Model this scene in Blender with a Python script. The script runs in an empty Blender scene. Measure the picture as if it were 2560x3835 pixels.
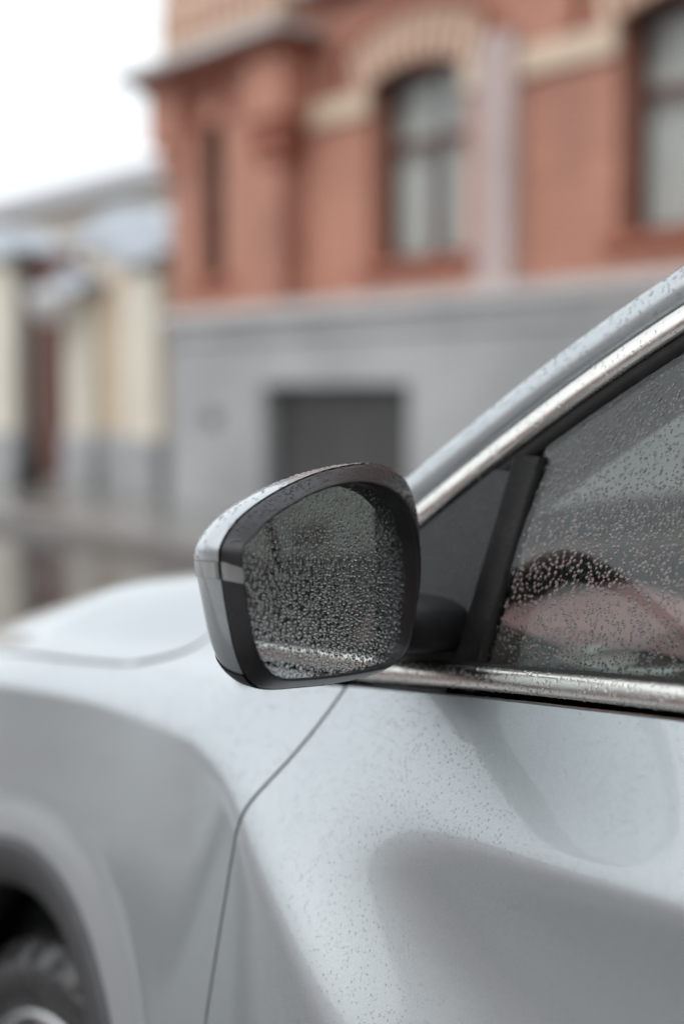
import bpy, math, random
import numpy as np
from mathutils import Matrix, Vector

random.seed(7)
rng = np.random.default_rng(11)
scene = bpy.context.scene
col = scene.collection
R_ = math.radians

# ------------------------------------------------------------------ camera
cam_d = bpy.data.cameras.new('camera')
cam = bpy.data.objects.new('camera', cam_d)
col.objects.link(cam)
cam.location = (0, 0, 1.25)
CAM_YAW, CAM_PITCH = R_(37.5), R_(4.8)
look = Vector((-math.cos(CAM_YAW) * math.cos(CAM_PITCH), math.sin(CAM_YAW) * math.cos(CAM_PITCH), -math.sin(CAM_PITCH)))
cam.rotation_euler = look.to_track_quat('-Z', 'Y').to_euler()
cam_d.sensor_fit = 'VERTICAL'
cam_d.sensor_height = 36.0
cam_d.sensor_width = 24.0
cam_d.lens = 50.0
cam_d.clip_start = 0.05
cam_d.clip_end = 2000
cam_d.dof.use_dof = True
cam_d.dof.focus_distance = 1.085
cam_d.dof.aperture_fstop = 1.8
cam_d.dof.aperture_blades = 0
scene.camera = cam

# ------------------------------------------------------------------ sky and sun (overcast, rain)
world = bpy.data.worlds.new('World')
scene.world = world
world.use_nodes = True
wn = world.node_tree
wn.nodes.clear()
sky = wn.nodes.new('ShaderNodeTexSky')
sky.sky_type = 'NISHITA'
sky.sun_disc = False
sky.sun_elevation = R_(48)
sky.sun_rotation = R_(200)
sky.air_density = 1.0
sky.dust_density = 6.0
sky.ozone_density = 1.0
hsv = wn.nodes.new('ShaderNodeHueSaturation')
hsv.inputs['Saturation'].default_value = 0.16
cloud = wn.nodes.new('ShaderNodeMix')          # even cloud cover over the clear sky
cloud.data_type = 'RGBA'
cloud.inputs[0].default_value = 0.72
cloud.inputs[7].default_value = (11.2, 11.9, 12.4, 1)
bg = wn.nodes.new('ShaderNodeBackground')
bg.inputs['Strength'].default_value = 0.11
wo = wn.nodes.new('ShaderNodeOutputWorld')
wn.links.new(sky.outputs[0], hsv.inputs['Color'])
wn.links.new(hsv.outputs[0], cloud.inputs[6])
wn.links.new(cloud.outputs[2], bg.inputs['Color'])
wn.links.new(bg.outputs[0], wo.inputs[0])

sun_d = bpy.data.lights.new('sun', 'SUN')
sun_d.energy = 0.7
sun_d.angle = R_(25)
sun_d.color = (1.0, 0.97, 0.93)
sun = bpy.data.objects.new('sun', sun_d)
col.objects.link(sun)
sun.rotation_euler = (R_(42), 0, R_(200 - 180))

scene.view_settings.view_transform = 'Standard'
scene.view_settings.look = 'None'
scene.view_settings.exposure = 0.37
scene.view_settings.gamma = 1.0
scene.view_settings.use_curve_mapping = False
scene.render.engine = 'CYCLES'
scene.cycles.use_denoising = True
scene.cycles.max_bounces = 14
scene.cycles.transmission_bounces = 10
scene.cycles.transparent_max_bounces = 16
scene.cycles.glossy_bounces = 6
scene.cycles.diffuse_bounces = 3
scene.cycles.sample_clamp_indirect = 8.0
scene.cycles.blur_glossy = 0.2

# ------------------------------------------------------------------ materials
MATS = {}
def new_mat(name):
    m = bpy.data.materials.new(name)
    m.use_nodes = True
    MATS[name] = m
    return m, m.node_tree, m.node_tree.nodes['Principled BSDF']

def bump(nt, b, height_out, strength, dist):
    bp = nt.nodes.new('ShaderNodeBump')
    bp.inputs['Strength'].default_value = strength
    bp.inputs['Distance'].default_value = dist
    nt.links.new(height_out, bp.inputs['Height'])
    nt.links.new(bp.outputs[0], b.inputs['Normal'])
    return bp

def noise(nt, scale, detail=3, rough=0.55, coord='Object', vec_scale=None):
    tc = nt.nodes.new('ShaderNodeTexCoord')
    n = nt.nodes.new('ShaderNodeTexNoise')
    n.inputs['Scale'].default_value = scale
    n.inputs['Detail'].default_value = detail
    n.inputs['Roughness'].default_value = rough
    if vec_scale:
        mp = nt.nodes.new('ShaderNodeMapping')
        mp.inputs['Scale'].default_value = vec_scale
        nt.links.new(tc.outputs[coord], mp.inputs[0])
        nt.links.new(mp.outputs[0], n.inputs['Vector'])
    else:
        nt.links.new(tc.outputs[coord], n.inputs['Vector'])
    return n

def ramp(nt, src, stops):
    r = nt.nodes.new('ShaderNodeValToRGB')
    els = r.color_ramp.elements
    while len(els) < len(stops):
        els.new(0.5)
    for e, (p, c) in zip(els, stops):
        e.position = p
        e.color = (*c, 1)
    nt.links.new(src, r.inputs[0])
    return r

def simple(name, color, rough=0.5, metal=0.0, var=0.15, vscale=6.0, bump_s=0.0, bump_scale=80.0, bump_d=0.002, coat=0.0, spec=None, rough_var=0.0):
    m, nt, b = new_mat(name)
    c = np.array(color)
    n = noise(nt, vscale, 4)
    r = ramp(nt, n.outputs['Fac'], [(0.25, tuple(c * (1 - var))), (0.75, tuple(np.minimum(c * (1 + var), 1)))])
    nt.links.new(r.outputs[0], b.inputs['Base Color'])
    b.inputs['Roughness'].default_value = rough
    b.inputs['Metallic'].default_value = metal
    if coat:
        b.inputs['Coat Weight'].default_value = coat
        b.inputs['Coat Roughness'].default_value = 0.03
    if spec is not None:
        b.inputs['Specular IOR Level'].default_value = spec
    if rough_var:
        n3 = noise(nt, vscale * 1.7, 4)
        mr = nt.nodes.new('ShaderNodeMapRange')
        mr.inputs[1].default_value = 0.3
        mr.inputs[2].default_value = 0.7
        mr.inputs[3].default_value = max(rough - rough_var, 0.02)
        mr.inputs[4].default_value = rough + rough_var
        nt.links.new(n3.outputs['Fac'], mr.inputs[0])
        nt.links.new(mr.outputs[0], b.inputs['Roughness'])
    if bump_s:
        n2 = noise(nt, bump_scale, 3)
        bump(nt, b, n2.outputs['Fac'], bump_s, bump_d)
    return m

# silver metallic paint: flake layer under a clear coat
m, nt, b = new_mat('silver_paint')
n = noise(nt, 900.0, 2)
r = ramp(nt, n.outputs['Fac'], [(0.3, (0.39, 0.425, 0.44)), (0.7, (0.465, 0.50, 0.515))])
nt.links.new(r.outputs[0], b.inputs['Base Color'])
b.inputs['Metallic'].default_value = 0.82
b.inputs['Roughness'].default_value = 0.44
b.inputs['Coat Weight'].default_value = 1.0
b.inputs['Coat Roughness'].default_value = 0.06
b.inputs['Coat IOR'].default_value = 1.5

simple('chrome', (0.66, 0.645, 0.61), 0.25, 1.0, 0.06, 40.0, rough_var=0.05)
simple('black_plastic', (0.012, 0.012, 0.013), 0.42, 0, 0.3, 60.0, 0.25, 900.0, 0.0006, spec=0.2)
simple('bezel_black', (0.014, 0.014, 0.016), 0.33, 0, 0.3, 60.0, 0.3, 1200.0, 0.0005, spec=0.5)
simple('gloss_black', (0.010, 0.010, 0.012), 0.16, 0, 0.2, 40.0, 0.1, 900.0, 0.0004, spec=0.2)
simple('sail_plastic', (0.022, 0.022, 0.024), 0.30, 0, 0.2, 40.0, 0.15, 900.0, 0.0004, spec=0.22)
simple('rubber', (0.014, 0.014, 0.014), 0.6, 0, 0.3, 60.0, 0.2, 500.0, 0.0005, spec=0.2)
simple('cladding', (0.045, 0.045, 0.047), 0.5, 0, 0.25, 40.0, 0.3, 700.0, 0.0008)
simple('gap_dark', (0.02, 0.03, 0.028), 0.7, 0, 0.2, 20.0)
simple('tyre_rubber', (0.035, 0.035, 0.036), 0.26, 0, 0.4, 25.0, 0.4, 90.0, 0.003, rough_var=0.12)
simple('alloy', (0.62, 0.62, 0.62), 0.25, 0.95, 0.05, 30.0)
simple('alloy_dark', (0.05, 0.05, 0.055), 0.35, 0.6, 0.2, 30.0)
simple('interior_dark', (0.02, 0.021, 0.023), 0.6, 0, 0.3, 30.0, 0.2, 300.0, 0.001)
simple('rose_reflection', (0.46, 0.27, 0.275), 0.55, 0, 0.12, 30.0, 0.15, 300.0, 0.001)  # pink reflection in the side window, put into a dashboard colour
simple('seat_cloth', (0.06, 0.055, 0.055), 0.85, 0, 0.25, 60.0, 0.3, 400.0, 0.001)
simple('satin_silver', (0.55, 0.58, 0.57), 0.32, 0.7, 0.05, 40.0)
simple('headlining', (0.30, 0.31, 0.30), 0.9, 0, 0.1, 40.0)

m, nt, b = new_mat('mirror_silver')
n = noise(nt, 25.0, 3)
r = ramp(nt, n.outputs['Fac'], [(0.2, (0.80, 0.84, 0.83)), (0.8, (0.86, 0.89, 0.88))])
nt.links.new(r.outputs[0], b.inputs['Base Color'])
b.inputs['Metallic'].default_value = 1.0
b.inputs['Roughness'].default_value = 0.015

m, nt, b = new_mat('water')
b.inputs['Base Color'].default_value = (0.97, 0.99, 1.0, 1)
b.inputs['Roughness'].default_value = 0.0
b.inputs['IOR'].default_value = 1.333
b.inputs['Transmission Weight'].default_value = 1.0

def glass_mat(name, tint, refl=1.0, rough=0.0):
    m = bpy.data.materials.new(name)
    m.use_nodes = True
    MATS[name] = m
    nt = m.node_tree
    nt.nodes.clear()
    out = nt.nodes.new('ShaderNodeOutputMaterial')
    tr = nt.nodes.new('ShaderNodeBsdfTransparent')
    tr.inputs[0].default_value = (*tint, 1)
    gl = nt.nodes.new('ShaderNodeBsdfGlossy')
    gl.inputs['Roughness'].default_value = rough
    fr = nt.nodes.new('ShaderNodeFresnel')
    ge = nt.nodes.new('ShaderNodeNewGeometry')
    io = nt.nodes.new('ShaderNodeMapRange')      # same reflectance from both sides of the sheet
    io.inputs[3].default_value = 1.52
    io.inputs[4].default_value = 1 / 1.52
    nt.links.new(ge.outputs['Backfacing'], io.inputs[0])
    nt.links.new(io.outputs[0], fr.inputs['IOR'])
    mu = nt.nodes.new('ShaderNodeMath')
    mu.operation = 'MULTIPLY'
    mu.use_clamp = True
    mu.inputs[1].default_value = refl
    mx = nt.nodes.new('ShaderNodeMixShader')
    nt.links.new(fr.outputs[0], mu.inputs[0])
    nt.links.new(mu.outputs[0], mx.inputs[0])
    nt.links.new(tr.outputs[0], mx.inputs[1])
    nt.links.new(gl.outputs[0], mx.inputs[2])
    nt.links.new(mx.outputs[0], out.inputs[0])
    return m
glass_mat('car_glass', (0.80, 0.83, 0.81), 1.05)
glass_mat('house_glass', (0.86, 0.88, 0.88), 1.4)
m, nt, b = new_mat('lamp_lens')
n = noise(nt, 60.0, 2)
r = ramp(nt, n.outputs['Fac'], [(0.3, (0.78, 0.79, 0.78)), (0.7, (0.88, 0.88, 0.87))])
nt.links.new(r.outputs[0], b.inputs['Base Color'])
b.inputs['Roughness'].default_value = 0.12
b.inputs['IOR'].default_value = 1.49
b.inputs['Transmission Weight'].default_value = 0.75

# street
def brick_mat(name, c1, c2, mortar, scale=1.0):
    m, nt, b = new_mat(name)
    tc = nt.nodes.new('ShaderNodeTexCoord')
    sep = nt.nodes.new('ShaderNodeSeparateXYZ')
    comb = nt.nodes.new('ShaderNodeCombineXYZ')
    add = nt.nodes.new('ShaderNodeMath'); add.operation = 'ADD'
    nt.links.new(tc.outputs['Object'], sep.inputs[0])
    nt.links.new(sep.outputs[0], add.inputs[0])
    nt.links.new(sep.outputs[1], add.inputs[1])
    nt.links.new(add.outputs[0], comb.inputs[0])
    nt.links.new(sep.outputs[2], comb.inputs[1])
    br = nt.nodes.new('ShaderNodeTexBrick')
    br.inputs['Color1'].default_value = (*c1, 1)
    br.inputs['Color2'].default_value = (*c2, 1)
    br.inputs['Mortar'].default_value = (*mortar, 1)
    br.inputs['Scale'].default_value = 1.0
    br.inputs['Mortar Size'].default_value = 0.009
    br.inputs['Brick Width'].default_value = 0.26
    br.inputs['Row Height'].default_value = 0.075
    nt.links.new(comb.outputs[0], br.inputs['Vector'])
    n = noise(nt, 0.9, 5)
    r = ramp(nt, n.outputs['Fac'], [(0.25, (0.70, 0.70, 0.72)), (0.75, (1.16, 1.14, 1.12))])
    mx = nt.nodes.new('ShaderNodeMix'); mx.data_type = 'RGBA'; mx.blend_type = 'MULTIPLY'
    mx.inputs[0].default_value = 1.0
    nt.links.new(br.outputs['Color'], mx.inputs[6])
    nt.links.new(r.outputs[0], mx.inputs[7])
    nt.links.new(mx.outputs[2], b.inputs['Base Color'])
    b.inputs['Roughness'].default_value = 0.7
    inv = nt.nodes.new('ShaderNodeMath'); inv.operation = 'SUBTRACT'; inv.inputs[0].default_value = 1.0
    nt.links.new(br.outputs['Fac'], inv.inputs[1])
    bump(nt, b, inv.outputs[0], 0.6, 0.01)
    return m
brick_mat('red_brick', (0.49, 0.195, 0.125), (0.41, 0.15, 0.092), (0.46, 0.33, 0.26))
simple('dark_red_brick', (0.30, 0.10, 0.06), 0.7, 0, 0.2, 3.0, 0.3, 40, 0.004)
simple('cream_brick', (0.60, 0.475, 0.36), 0.7, 0, 0.12, 5.0, 0.2, 40, 0.004)
simple('stone_grey', (0.345, 0.353, 0.36), 0.55, 0, 0.24, 0.9, 0.2, 12, 0.01, rough_var=0.15)
simple('stone_ledge', (0.48, 0.455, 0.445), 0.55, 0, 0.1, 2.0, 0.2, 12, 0.01)
simple('lesene_plaster', (0.44, 0.35, 0.33), 0.7, 0, 0.1, 2.0, 0.1, 30, 0.004)
simple('window_wood', (0.10, 0.045, 0.035), 0.5, 0, 0.2, 4.0)
simple('curtain', (0.50, 0.50, 0.47), 0.9, 0, 0.15, 7.0)
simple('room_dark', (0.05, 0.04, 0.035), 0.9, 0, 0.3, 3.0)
simple('metal_door', (0.055, 0.055, 0.053), 0.5, 0.2, 0.35, 1.6)
simple('cream_plaster', (0.60, 0.49, 0.37), 0.8, 0, 0.1, 1.2, 0.2, 30, 0.004)
simple('pale_plaster', (0.66, 0.62, 0.53), 0.8, 0, 0.08, 1.2, 0.2, 30, 0.004)
simple('sheet_metal', (0.45, 0.48, 0.52), 0.3, 0.8, 0.1, 2.0)
simple('brown_wood', (0.11, 0.045, 0.035), 0.6, 0, 0.25, 3.0)
simple('post_dark', (0.04, 0.045, 0.045), 0.5, 0.3, 0.2, 8.0)
simple('white_enamel', (0.78, 0.79, 0.80), 0.3, 0, 0.04, 8.0)
simple('olive_plaster', (0.50, 0.49, 0.30), 0.8, 0, 0.12, 1.0)
simple('grey_plaster', (0.42, 0.38, 0.33), 0.8, 0, 0.12, 0.6)
simple('roof_grey', (0.24, 0.23, 0.24), 0.5, 0.3, 0.15, 0.8)
simple('pink_plaster', (0.42, 0.27, 0.25), 0.8, 0, 0.1, 0.5)
simple('kerb_stone', (0.22, 0.205, 0.19), 0.4, 0, 0.2, 1.5, 0.3, 25, 0.01, rough_var=0.15)
# wet asphalt and paving
m, nt, b = new_mat('wet_asphalt')
n = noise(nt, 0.7, 5); r = ramp(nt, n.outputs['Fac'], [(0.3, (0.05, 0.048, 0.05)), (0.7, (0.085, 0.08, 0.078))])
nt.links.new(r.outputs[0], b.inputs['Base Color'])
n2 = noise(nt, 0.45, 4); r2 = ramp(nt, n2.outputs['Fac'], [(0.4, (0.05,) * 3), (0.65, (0.24,) * 3)])
nt.links.new(r2.outputs[0], b.inputs['Roughness'])
n3 = noise(nt, 180, 3); bump(nt, b, n3.outputs['Fac'], 0.08, 0.003)
simple('far_paving', (0.21, 0.20, 0.19), 0.22, 0, 0.25, 0.8, rough_var=0.12)
m, nt, b = new_mat('wet_paving')
tc = nt.nodes.new('ShaderNodeTexCoord')
br = nt.nodes.new('ShaderNodeTexBrick')
br.inputs['Color1'].default_value = (0.48, 0.485, 0.49, 1); br.inputs['Color2'].default_value = (0.42, 0.425, 0.43, 1)
br.inputs['Mortar'].default_value = (0.10, 0.09, 0.09, 1); br.inputs['Scale'].default_value = 1.0
br.inputs['Mortar Size'].default_value = 0.008; br.inputs['Brick Width'].default_value = 0.5; br.inputs['Row Height'].default_value = 0.5
nt.links.new(tc.outputs['Object'], br.inputs['Vector'])
nt.links.new(br.outputs['Color'], b.inputs['Base Color'])
n2 = noise(nt, 0.6, 4); r2 = ramp(nt, n2.outputs['Fac'], [(0.4, (0.15,) * 3), (0.65, (0.45,) * 3)])
nt.links.new(r2.outputs[0], b.inputs['Roughness'])

# ------------------------------------------------------------------ mesh helpers
def origin_of(o):
    p = Vector((0, 0, 0))
    while o is not None:
        p += o.location
        o = o.parent
    return p

def mesh_obj(name, verts, faces, mat, parent=None, smooth=True, loc=None):
    """verts in world coordinates; object's origin at loc (default parent origin)."""
    me = bpy.data.meshes.new(name)
    base = origin_of(parent) if parent else Vector((0, 0, 0))
    lo = Vector(loc) if loc is not None else base
    v = np.asarray(verts, dtype=float).reshape(-1, 3) - np.array(lo)
    me.from_pydata(v.tolist(), [], faces)
    me.update()
    if smooth:
        me.polygons.foreach_set('use_smooth', [True] * len(me.polygons))
    ms = mat if isinstance(mat, (list, tuple)) else [mat]
    for q in ms:
        me.materials.append(MATS[q])
    o = bpy.data.objects.new(name, me)
    o.location = lo - base
    if parent:
        o.parent = parent
    col.objects.link(o)
    return o

def thing(name, label, cat, loc, group=None):
    o = bpy.data.objects.new(name, None)
    o.empty_display_size = 0.1
    o.location = loc
    o['label'] = label
    o['category'] = cat
    if group:
        o['group'] = group
    col.objects.link(o)
    return o

def tag(o, label=None, cat=None, kind=None, group=None):
    if label: o['label'] = label
    if cat: o['category'] = cat
    if kind: o['kind'] = kind
    if group: o['group'] = group
    return o

class MB:
    def __init__(s):
        s.v, s.f = [], []
    def add(s, verts, faces):
        o = len(s.v)
        s.v += [tuple(map(float, p)) for p in verts]
        s.f += [tuple(i + o for i in f) for f in faces]
        return s
    def quad(s, a, b, c, d):
        return s.add([a, b, c, d], [(0, 1, 2, 3)])
    def box(s, x0, x1, y0, y1, z0, z1):
        v = [(x0, y0, z0), (x1, y0, z0), (x1, y1, z0), (x0, y1, z0), (x0, y0, z1), (x1, y0, z1), (x1, y1, z1), (x0, y1, z1)]
        return s.add(v, [(0, 3, 2, 1), (4, 5, 6, 7), (0, 1, 5, 4), (1, 2, 6, 5), (2, 3, 7, 6), (3, 0, 4, 7)])
    def grid(s, P, flip=False, closed_u=False):
        P = np.asarray(P, dtype=float)
        nu, nv = P.shape[:2]
        o = len(s.v)
        s.v += [tuple(p) for p in P.reshape(-1, 3).tolist()]
        for i in range(nu if closed_u else nu - 1):
            i2 = (i + 1) % nu
            for j in range(nv - 1):
                q = (o + i * nv + j, o + i2 * nv + j, o + i2 * nv + j + 1, o + i * nv + j + 1)
                s.f.append(q[::-1] if flip else q)
        return s
    def tube(s, pts, rad, seg=10, closed=False):
        pts = [Vector(p) for p in pts]
        n = len(pts)
        rings = []
        up = Vector((0, 0, 1))
        for i, p in enumerate(pts):
            a = pts[(i - 1) % n] if (closed or i > 0) else p
            c = pts[(i + 1) % n] if (closed or i < n - 1) else p
            t = (c - a).normalized()
            u = t.cross(up)
            if u.length < 1e-3:
                u = t.cross(Vector((1, 0, 0)))
            u.normalize()
            w = t.cross(u)
            r = rad[i] if isinstance(rad, (list, tuple)) else rad
            rings.append([p + (u * math.cos(k * 2 * math.pi / seg) + w * math.sin(k * 2 * math.pi / seg)) * r for k in range(seg)])
        o = len(s.v)
        for rg in rings:
            s.v += [tuple(q) for q in rg]
        for i in range(n if closed else n - 1):
            for k in range(seg):
                a = o + i * seg + k; b_ = o + i * seg + (k + 1) % seg
                c = o + ((i + 1) % n) * seg + (k + 1) % seg; d = o + ((i + 1) % n) * seg + k
                s.f.append((a, b_, c, d))
        if not closed:
            s.f.append(tuple(o + k for k in range(seg))[::-1])
            s.f.append(tuple(o + (n - 1) * seg + k for k in range(seg)))
        return s
    def build(s, name, mat, parent=None, smooth=False, loc=None, bevel=0.0):
        o = mesh_obj(name, s.v, s.f, mat, parent, smooth, loc)
        if bevel:
            b = o.modifiers.new('bevel', 'BEVEL')
            b.width = bevel
            b.segments = 2
            b.limit_method = 'ANGLE'
        return o

def smooth01(t):
    t = np.clip(t, 0, 1)
    return t * t * (3 - 2 * t)

def resample_closed(pts, n):
    """smooth closed Catmull-Rom through pts, n samples equally spaced by length"""
    P = np.array(pts, dtype=float)
    m = len(P)
    out = []
    for i in range(m):
        p0, p1, p2, p3 = P[i - 1], P[i], P[(i + 1) % m], P[(i + 2) % m]
        for t in np.linspace(0, 1, 16, endpoint=False):
            out.append(0.5 * ((2 * p1) + (-p0 + p2) * t + (2 * p0 - 5 * p1 + 4 * p2 - p3) * t * t + (-p0 + 3 * p1 - 3 * p2 + p3) * t ** 3))
    out = np.array(out + [out[0]])
    for _ in range(6):
        q = out[:-1]
        q = 0.25 * np.roll(q, 1, 0) + 0.5 * q + 0.25 * np.roll(q, -1, 0)
        out = np.vstack([q, q[:1]])
    d = np.r_[0, np.cumsum(np.linalg.norm(np.diff(out, axis=0), axis=1))]
    s = np.linspace(0, d[-1], n, endpoint=False)
    return np.stack([np.interp(s, d, out[:, k]) for k in range(out.shape[1])], 1)

# ------------------------------------------------------------------ ground
GZ = -0.09
KY = 5.95
mb = MB(); mb.quad((-400, -400, GZ), (400, -400, GZ), (400, 400, GZ), (-400, 400, GZ))
tag(mb.build('road', 'wet_asphalt'), kind='structure')
mb = MB(); mb.box(-120, 60, KY + 0.16, 60, GZ + 0.001, GZ + 0.12)
tag(mb.build('pavement', 'far_paving'), kind='structure')
mb = MB(); mb.box(-120, 60, -60, -0.66, GZ + 0.001, GZ + 0.12)
tag(mb.build('pavement', 'wet_paving'), kind='structure')
mb = MB(); mb.box(-120, 60, KY, KY + 0.158, GZ + 0.002, GZ + 0.135)
tag(mb.build('kerb', 'kerb_stone', bevel=0.015), kind='structure')
mb = MB(); mb.box(-120, 60, -0.658, -0.5, GZ + 0.002, GZ + 0.135)
tag(mb.build('kerb', 'kerb_stone', bevel=0.015), kind='structure')
SZ = GZ + 0.12

# ------------------------------------------------------------------ buildings
def wall_mesh(mb, x0, x1, z0, z1, y, depth, holes, arch=None):
    """front sheet (facing -Y when depth>0) with rectangular openings and their reveals; returns mb"""
    xs = sorted(set([x0, x1] + [h[0] for h in holes] + [h[1] for h in holes]))
    zs = sorted(set([z0, z1] + [h[2] for h in holes] + [h[3] for h in holes]))
    for i in range(len(xs) - 1):
        for j in range(len(zs) - 1):
            cx, cz = (xs[i] + xs[i + 1]) / 2, (zs[j] + zs[j + 1]) / 2
            if any(h[0] < cx < h[1] and h[2] < cz < h[3] for h in holes):
                continue
            mb.quad((xs[i], y, zs[j]), (xs[i + 1], y, zs[j]), (xs[i + 1], y, zs[j + 1]), (xs[i], y, zs[j + 1]))
    for a, b_, c, d in holes:
        y2 = y + depth
        mb.quad((a, y, c), (a, y2, c), (a, y2, d), (a, y, d))
        mb.quad((b_, y, c), (b_, y, d), (b_, y2, d), (b_, y2, c))
        mb.quad((a, y, c), (b_, y, c), (b_, y2, c), (a, y2, c))
        mb.quad((a, y, d), (a, y2, d), (b_, y2, d), (b_, y, d))
    mb.quad((x0, y, z0), (x0, y, z1), (x0, y + depth + 0.3, z1), (x0, y + depth + 0.3, z0))
    mb.quad((x1, y, z0), (x1, y + depth + 0.3, z0), (x1, y + depth + 0.3, z1), (x1, y, z1))
    return mb

def add_window(parent, xc, w, z0, z1, y, sgn=1, frame='window_wood', curtain='curtain', transom=0.62, mull=True):
    """window set back in its opening; y = plane of the frame, sgn +1 when seen from -Y"""
    f = MB()
    t = 0.07
    ya, yb = sorted((y, y + sgn * 0.06))
    x0, x1 = xc - w / 2, xc + w / 2
    f.box(x0, x0 + t, ya, yb, z0, z1)
    f.box(x1 - t, x1, ya, yb, z0, z1)
    f.box(x0 + t, x1 - t, ya, yb, z0, z0 + t)
    f.box(x0 + t, x1 - t, ya, yb, z1 - t, z1)
    zt = z0 + (z1 - z0) * transom
    f.box(x0 + t, x1 - t, ya + 0.002, yb - 0.002, zt - 0.045, zt + 0.045)
    if mull:
        f.box(xc - 0.035, xc + 0.035, ya + 0.004, yb - 0.004, z0 + t, zt - 0.045)
    fo = f.build('window', frame, parent)
    yp = y + sgn * 0.03
    for (a, b_, c, d) in ([(x0 + t, xc - 0.035, z0 + t, zt - 0.045), (xc + 0.035, x1 - t, z0 + t, zt - 0.045)] if mull else [(x0 + t, x1 - t, z0 + t, zt - 0.045)]) + [(x0 + t, x1 - t, zt + 0.045, z1 - t)]:
        MB().quad((a, yp, c), (b_, yp, c), (b_, yp, d), (a, yp, d)).build('pane', 'house_glass', fo)
    yc = y + sgn * 0.10
    c = MB()
    n = 40
    for (a, b_) in ((x0 - 0.02, x0 + w * 0.47), (x1 - w * 0.47, x1 + 0.02)):
        P = np.zeros((n, 2, 3))
        P[:, :, 0] = np.linspace(a, b_, n)[:, None]
        P[:, :, 1] = (yc + 0.025 * np.sin(np.linspace(0, 30, n)))[:, None]
        P[:, 0, 2] = z0 - 0.02; P[:, 1, 2] = z1 + 0.05
        c.grid(P)
    c.build('curtain', curtain, fo, smooth=True)
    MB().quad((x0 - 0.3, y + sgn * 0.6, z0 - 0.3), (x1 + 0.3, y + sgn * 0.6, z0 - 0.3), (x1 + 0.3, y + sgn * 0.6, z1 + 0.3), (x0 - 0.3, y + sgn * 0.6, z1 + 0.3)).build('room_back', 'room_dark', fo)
    return fo

YF = 8.5
BX0, BX1 = -13.89, -11.75
YB = YF - 0.25
XR = 8.0
red = thing('brick_building', 'red brick building with grey stone base and cream window arches behind the car', 'building', (-3.2, YF, SZ))
def bpart(mb, name, mat, parent=red, **k):
    return mb.build(name, mat, parent, **k)
ZP = 2.17
main_c = [-9.98, -6.92, -3.86, -0.80, 2.26, 5.32]
# plinth
YP = YF - 0.52
ZP = 2.11
doorx = (-11.70, -9.45)
PX0 = -13.48
holes = [(doorx[0], doorx[1], SZ + 0.02, 1.33), (-12.76, -12.50, 0.88, 1.05)] + [(x - .45, x + .45, 0.7, 1.35) for x in main_c[2:]]
bpart(wall_mesh(MB(), PX0, XR, SZ, 1.78, YP, 0.35, holes).quad((PX0, YP, SZ), (PX0, YP, 1.78), (PX0, YF + 10, 1.78), (PX0, YF + 10, SZ)), 'plinth', 'stone_grey')
bpart(MB().box(PX0 - 0.03, XR + 0.02, YP - 0.035, YF + 0.3, 1.782, 1.97), 'plinth_course', 'stone_grey', bevel=0.01)
bpart(MB().box(PX0 - 0.08, XR + 0.05, YP - 0.09, YF + 0.3, 1.972, ZP), 'plinth_ledge', 'stone_ledge', bevel=0.02)
for k in range(8):
    w = (doorx[1] - doorx[0]) / 8
    bpart(MB().box(doorx[0] + k * w + 0.004, doorx[0] + (k + 1) * w - 0.004, YP + 0.16, YP + 0.20, SZ + 0.02, 1.33), 'door_board', 'metal_door', bevel=0.006)
bpart(MB().box(-12.8, -12.46, YP + 0.08, YP + 0.10, 0.88, 1.05), 'vent_grille', 'metal_door')
for x in main_c[2:]:
    add_window(red, x, 0.9, 0.7, 1.35, YP + 0.12, transom=0.8, mull=False)
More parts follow.
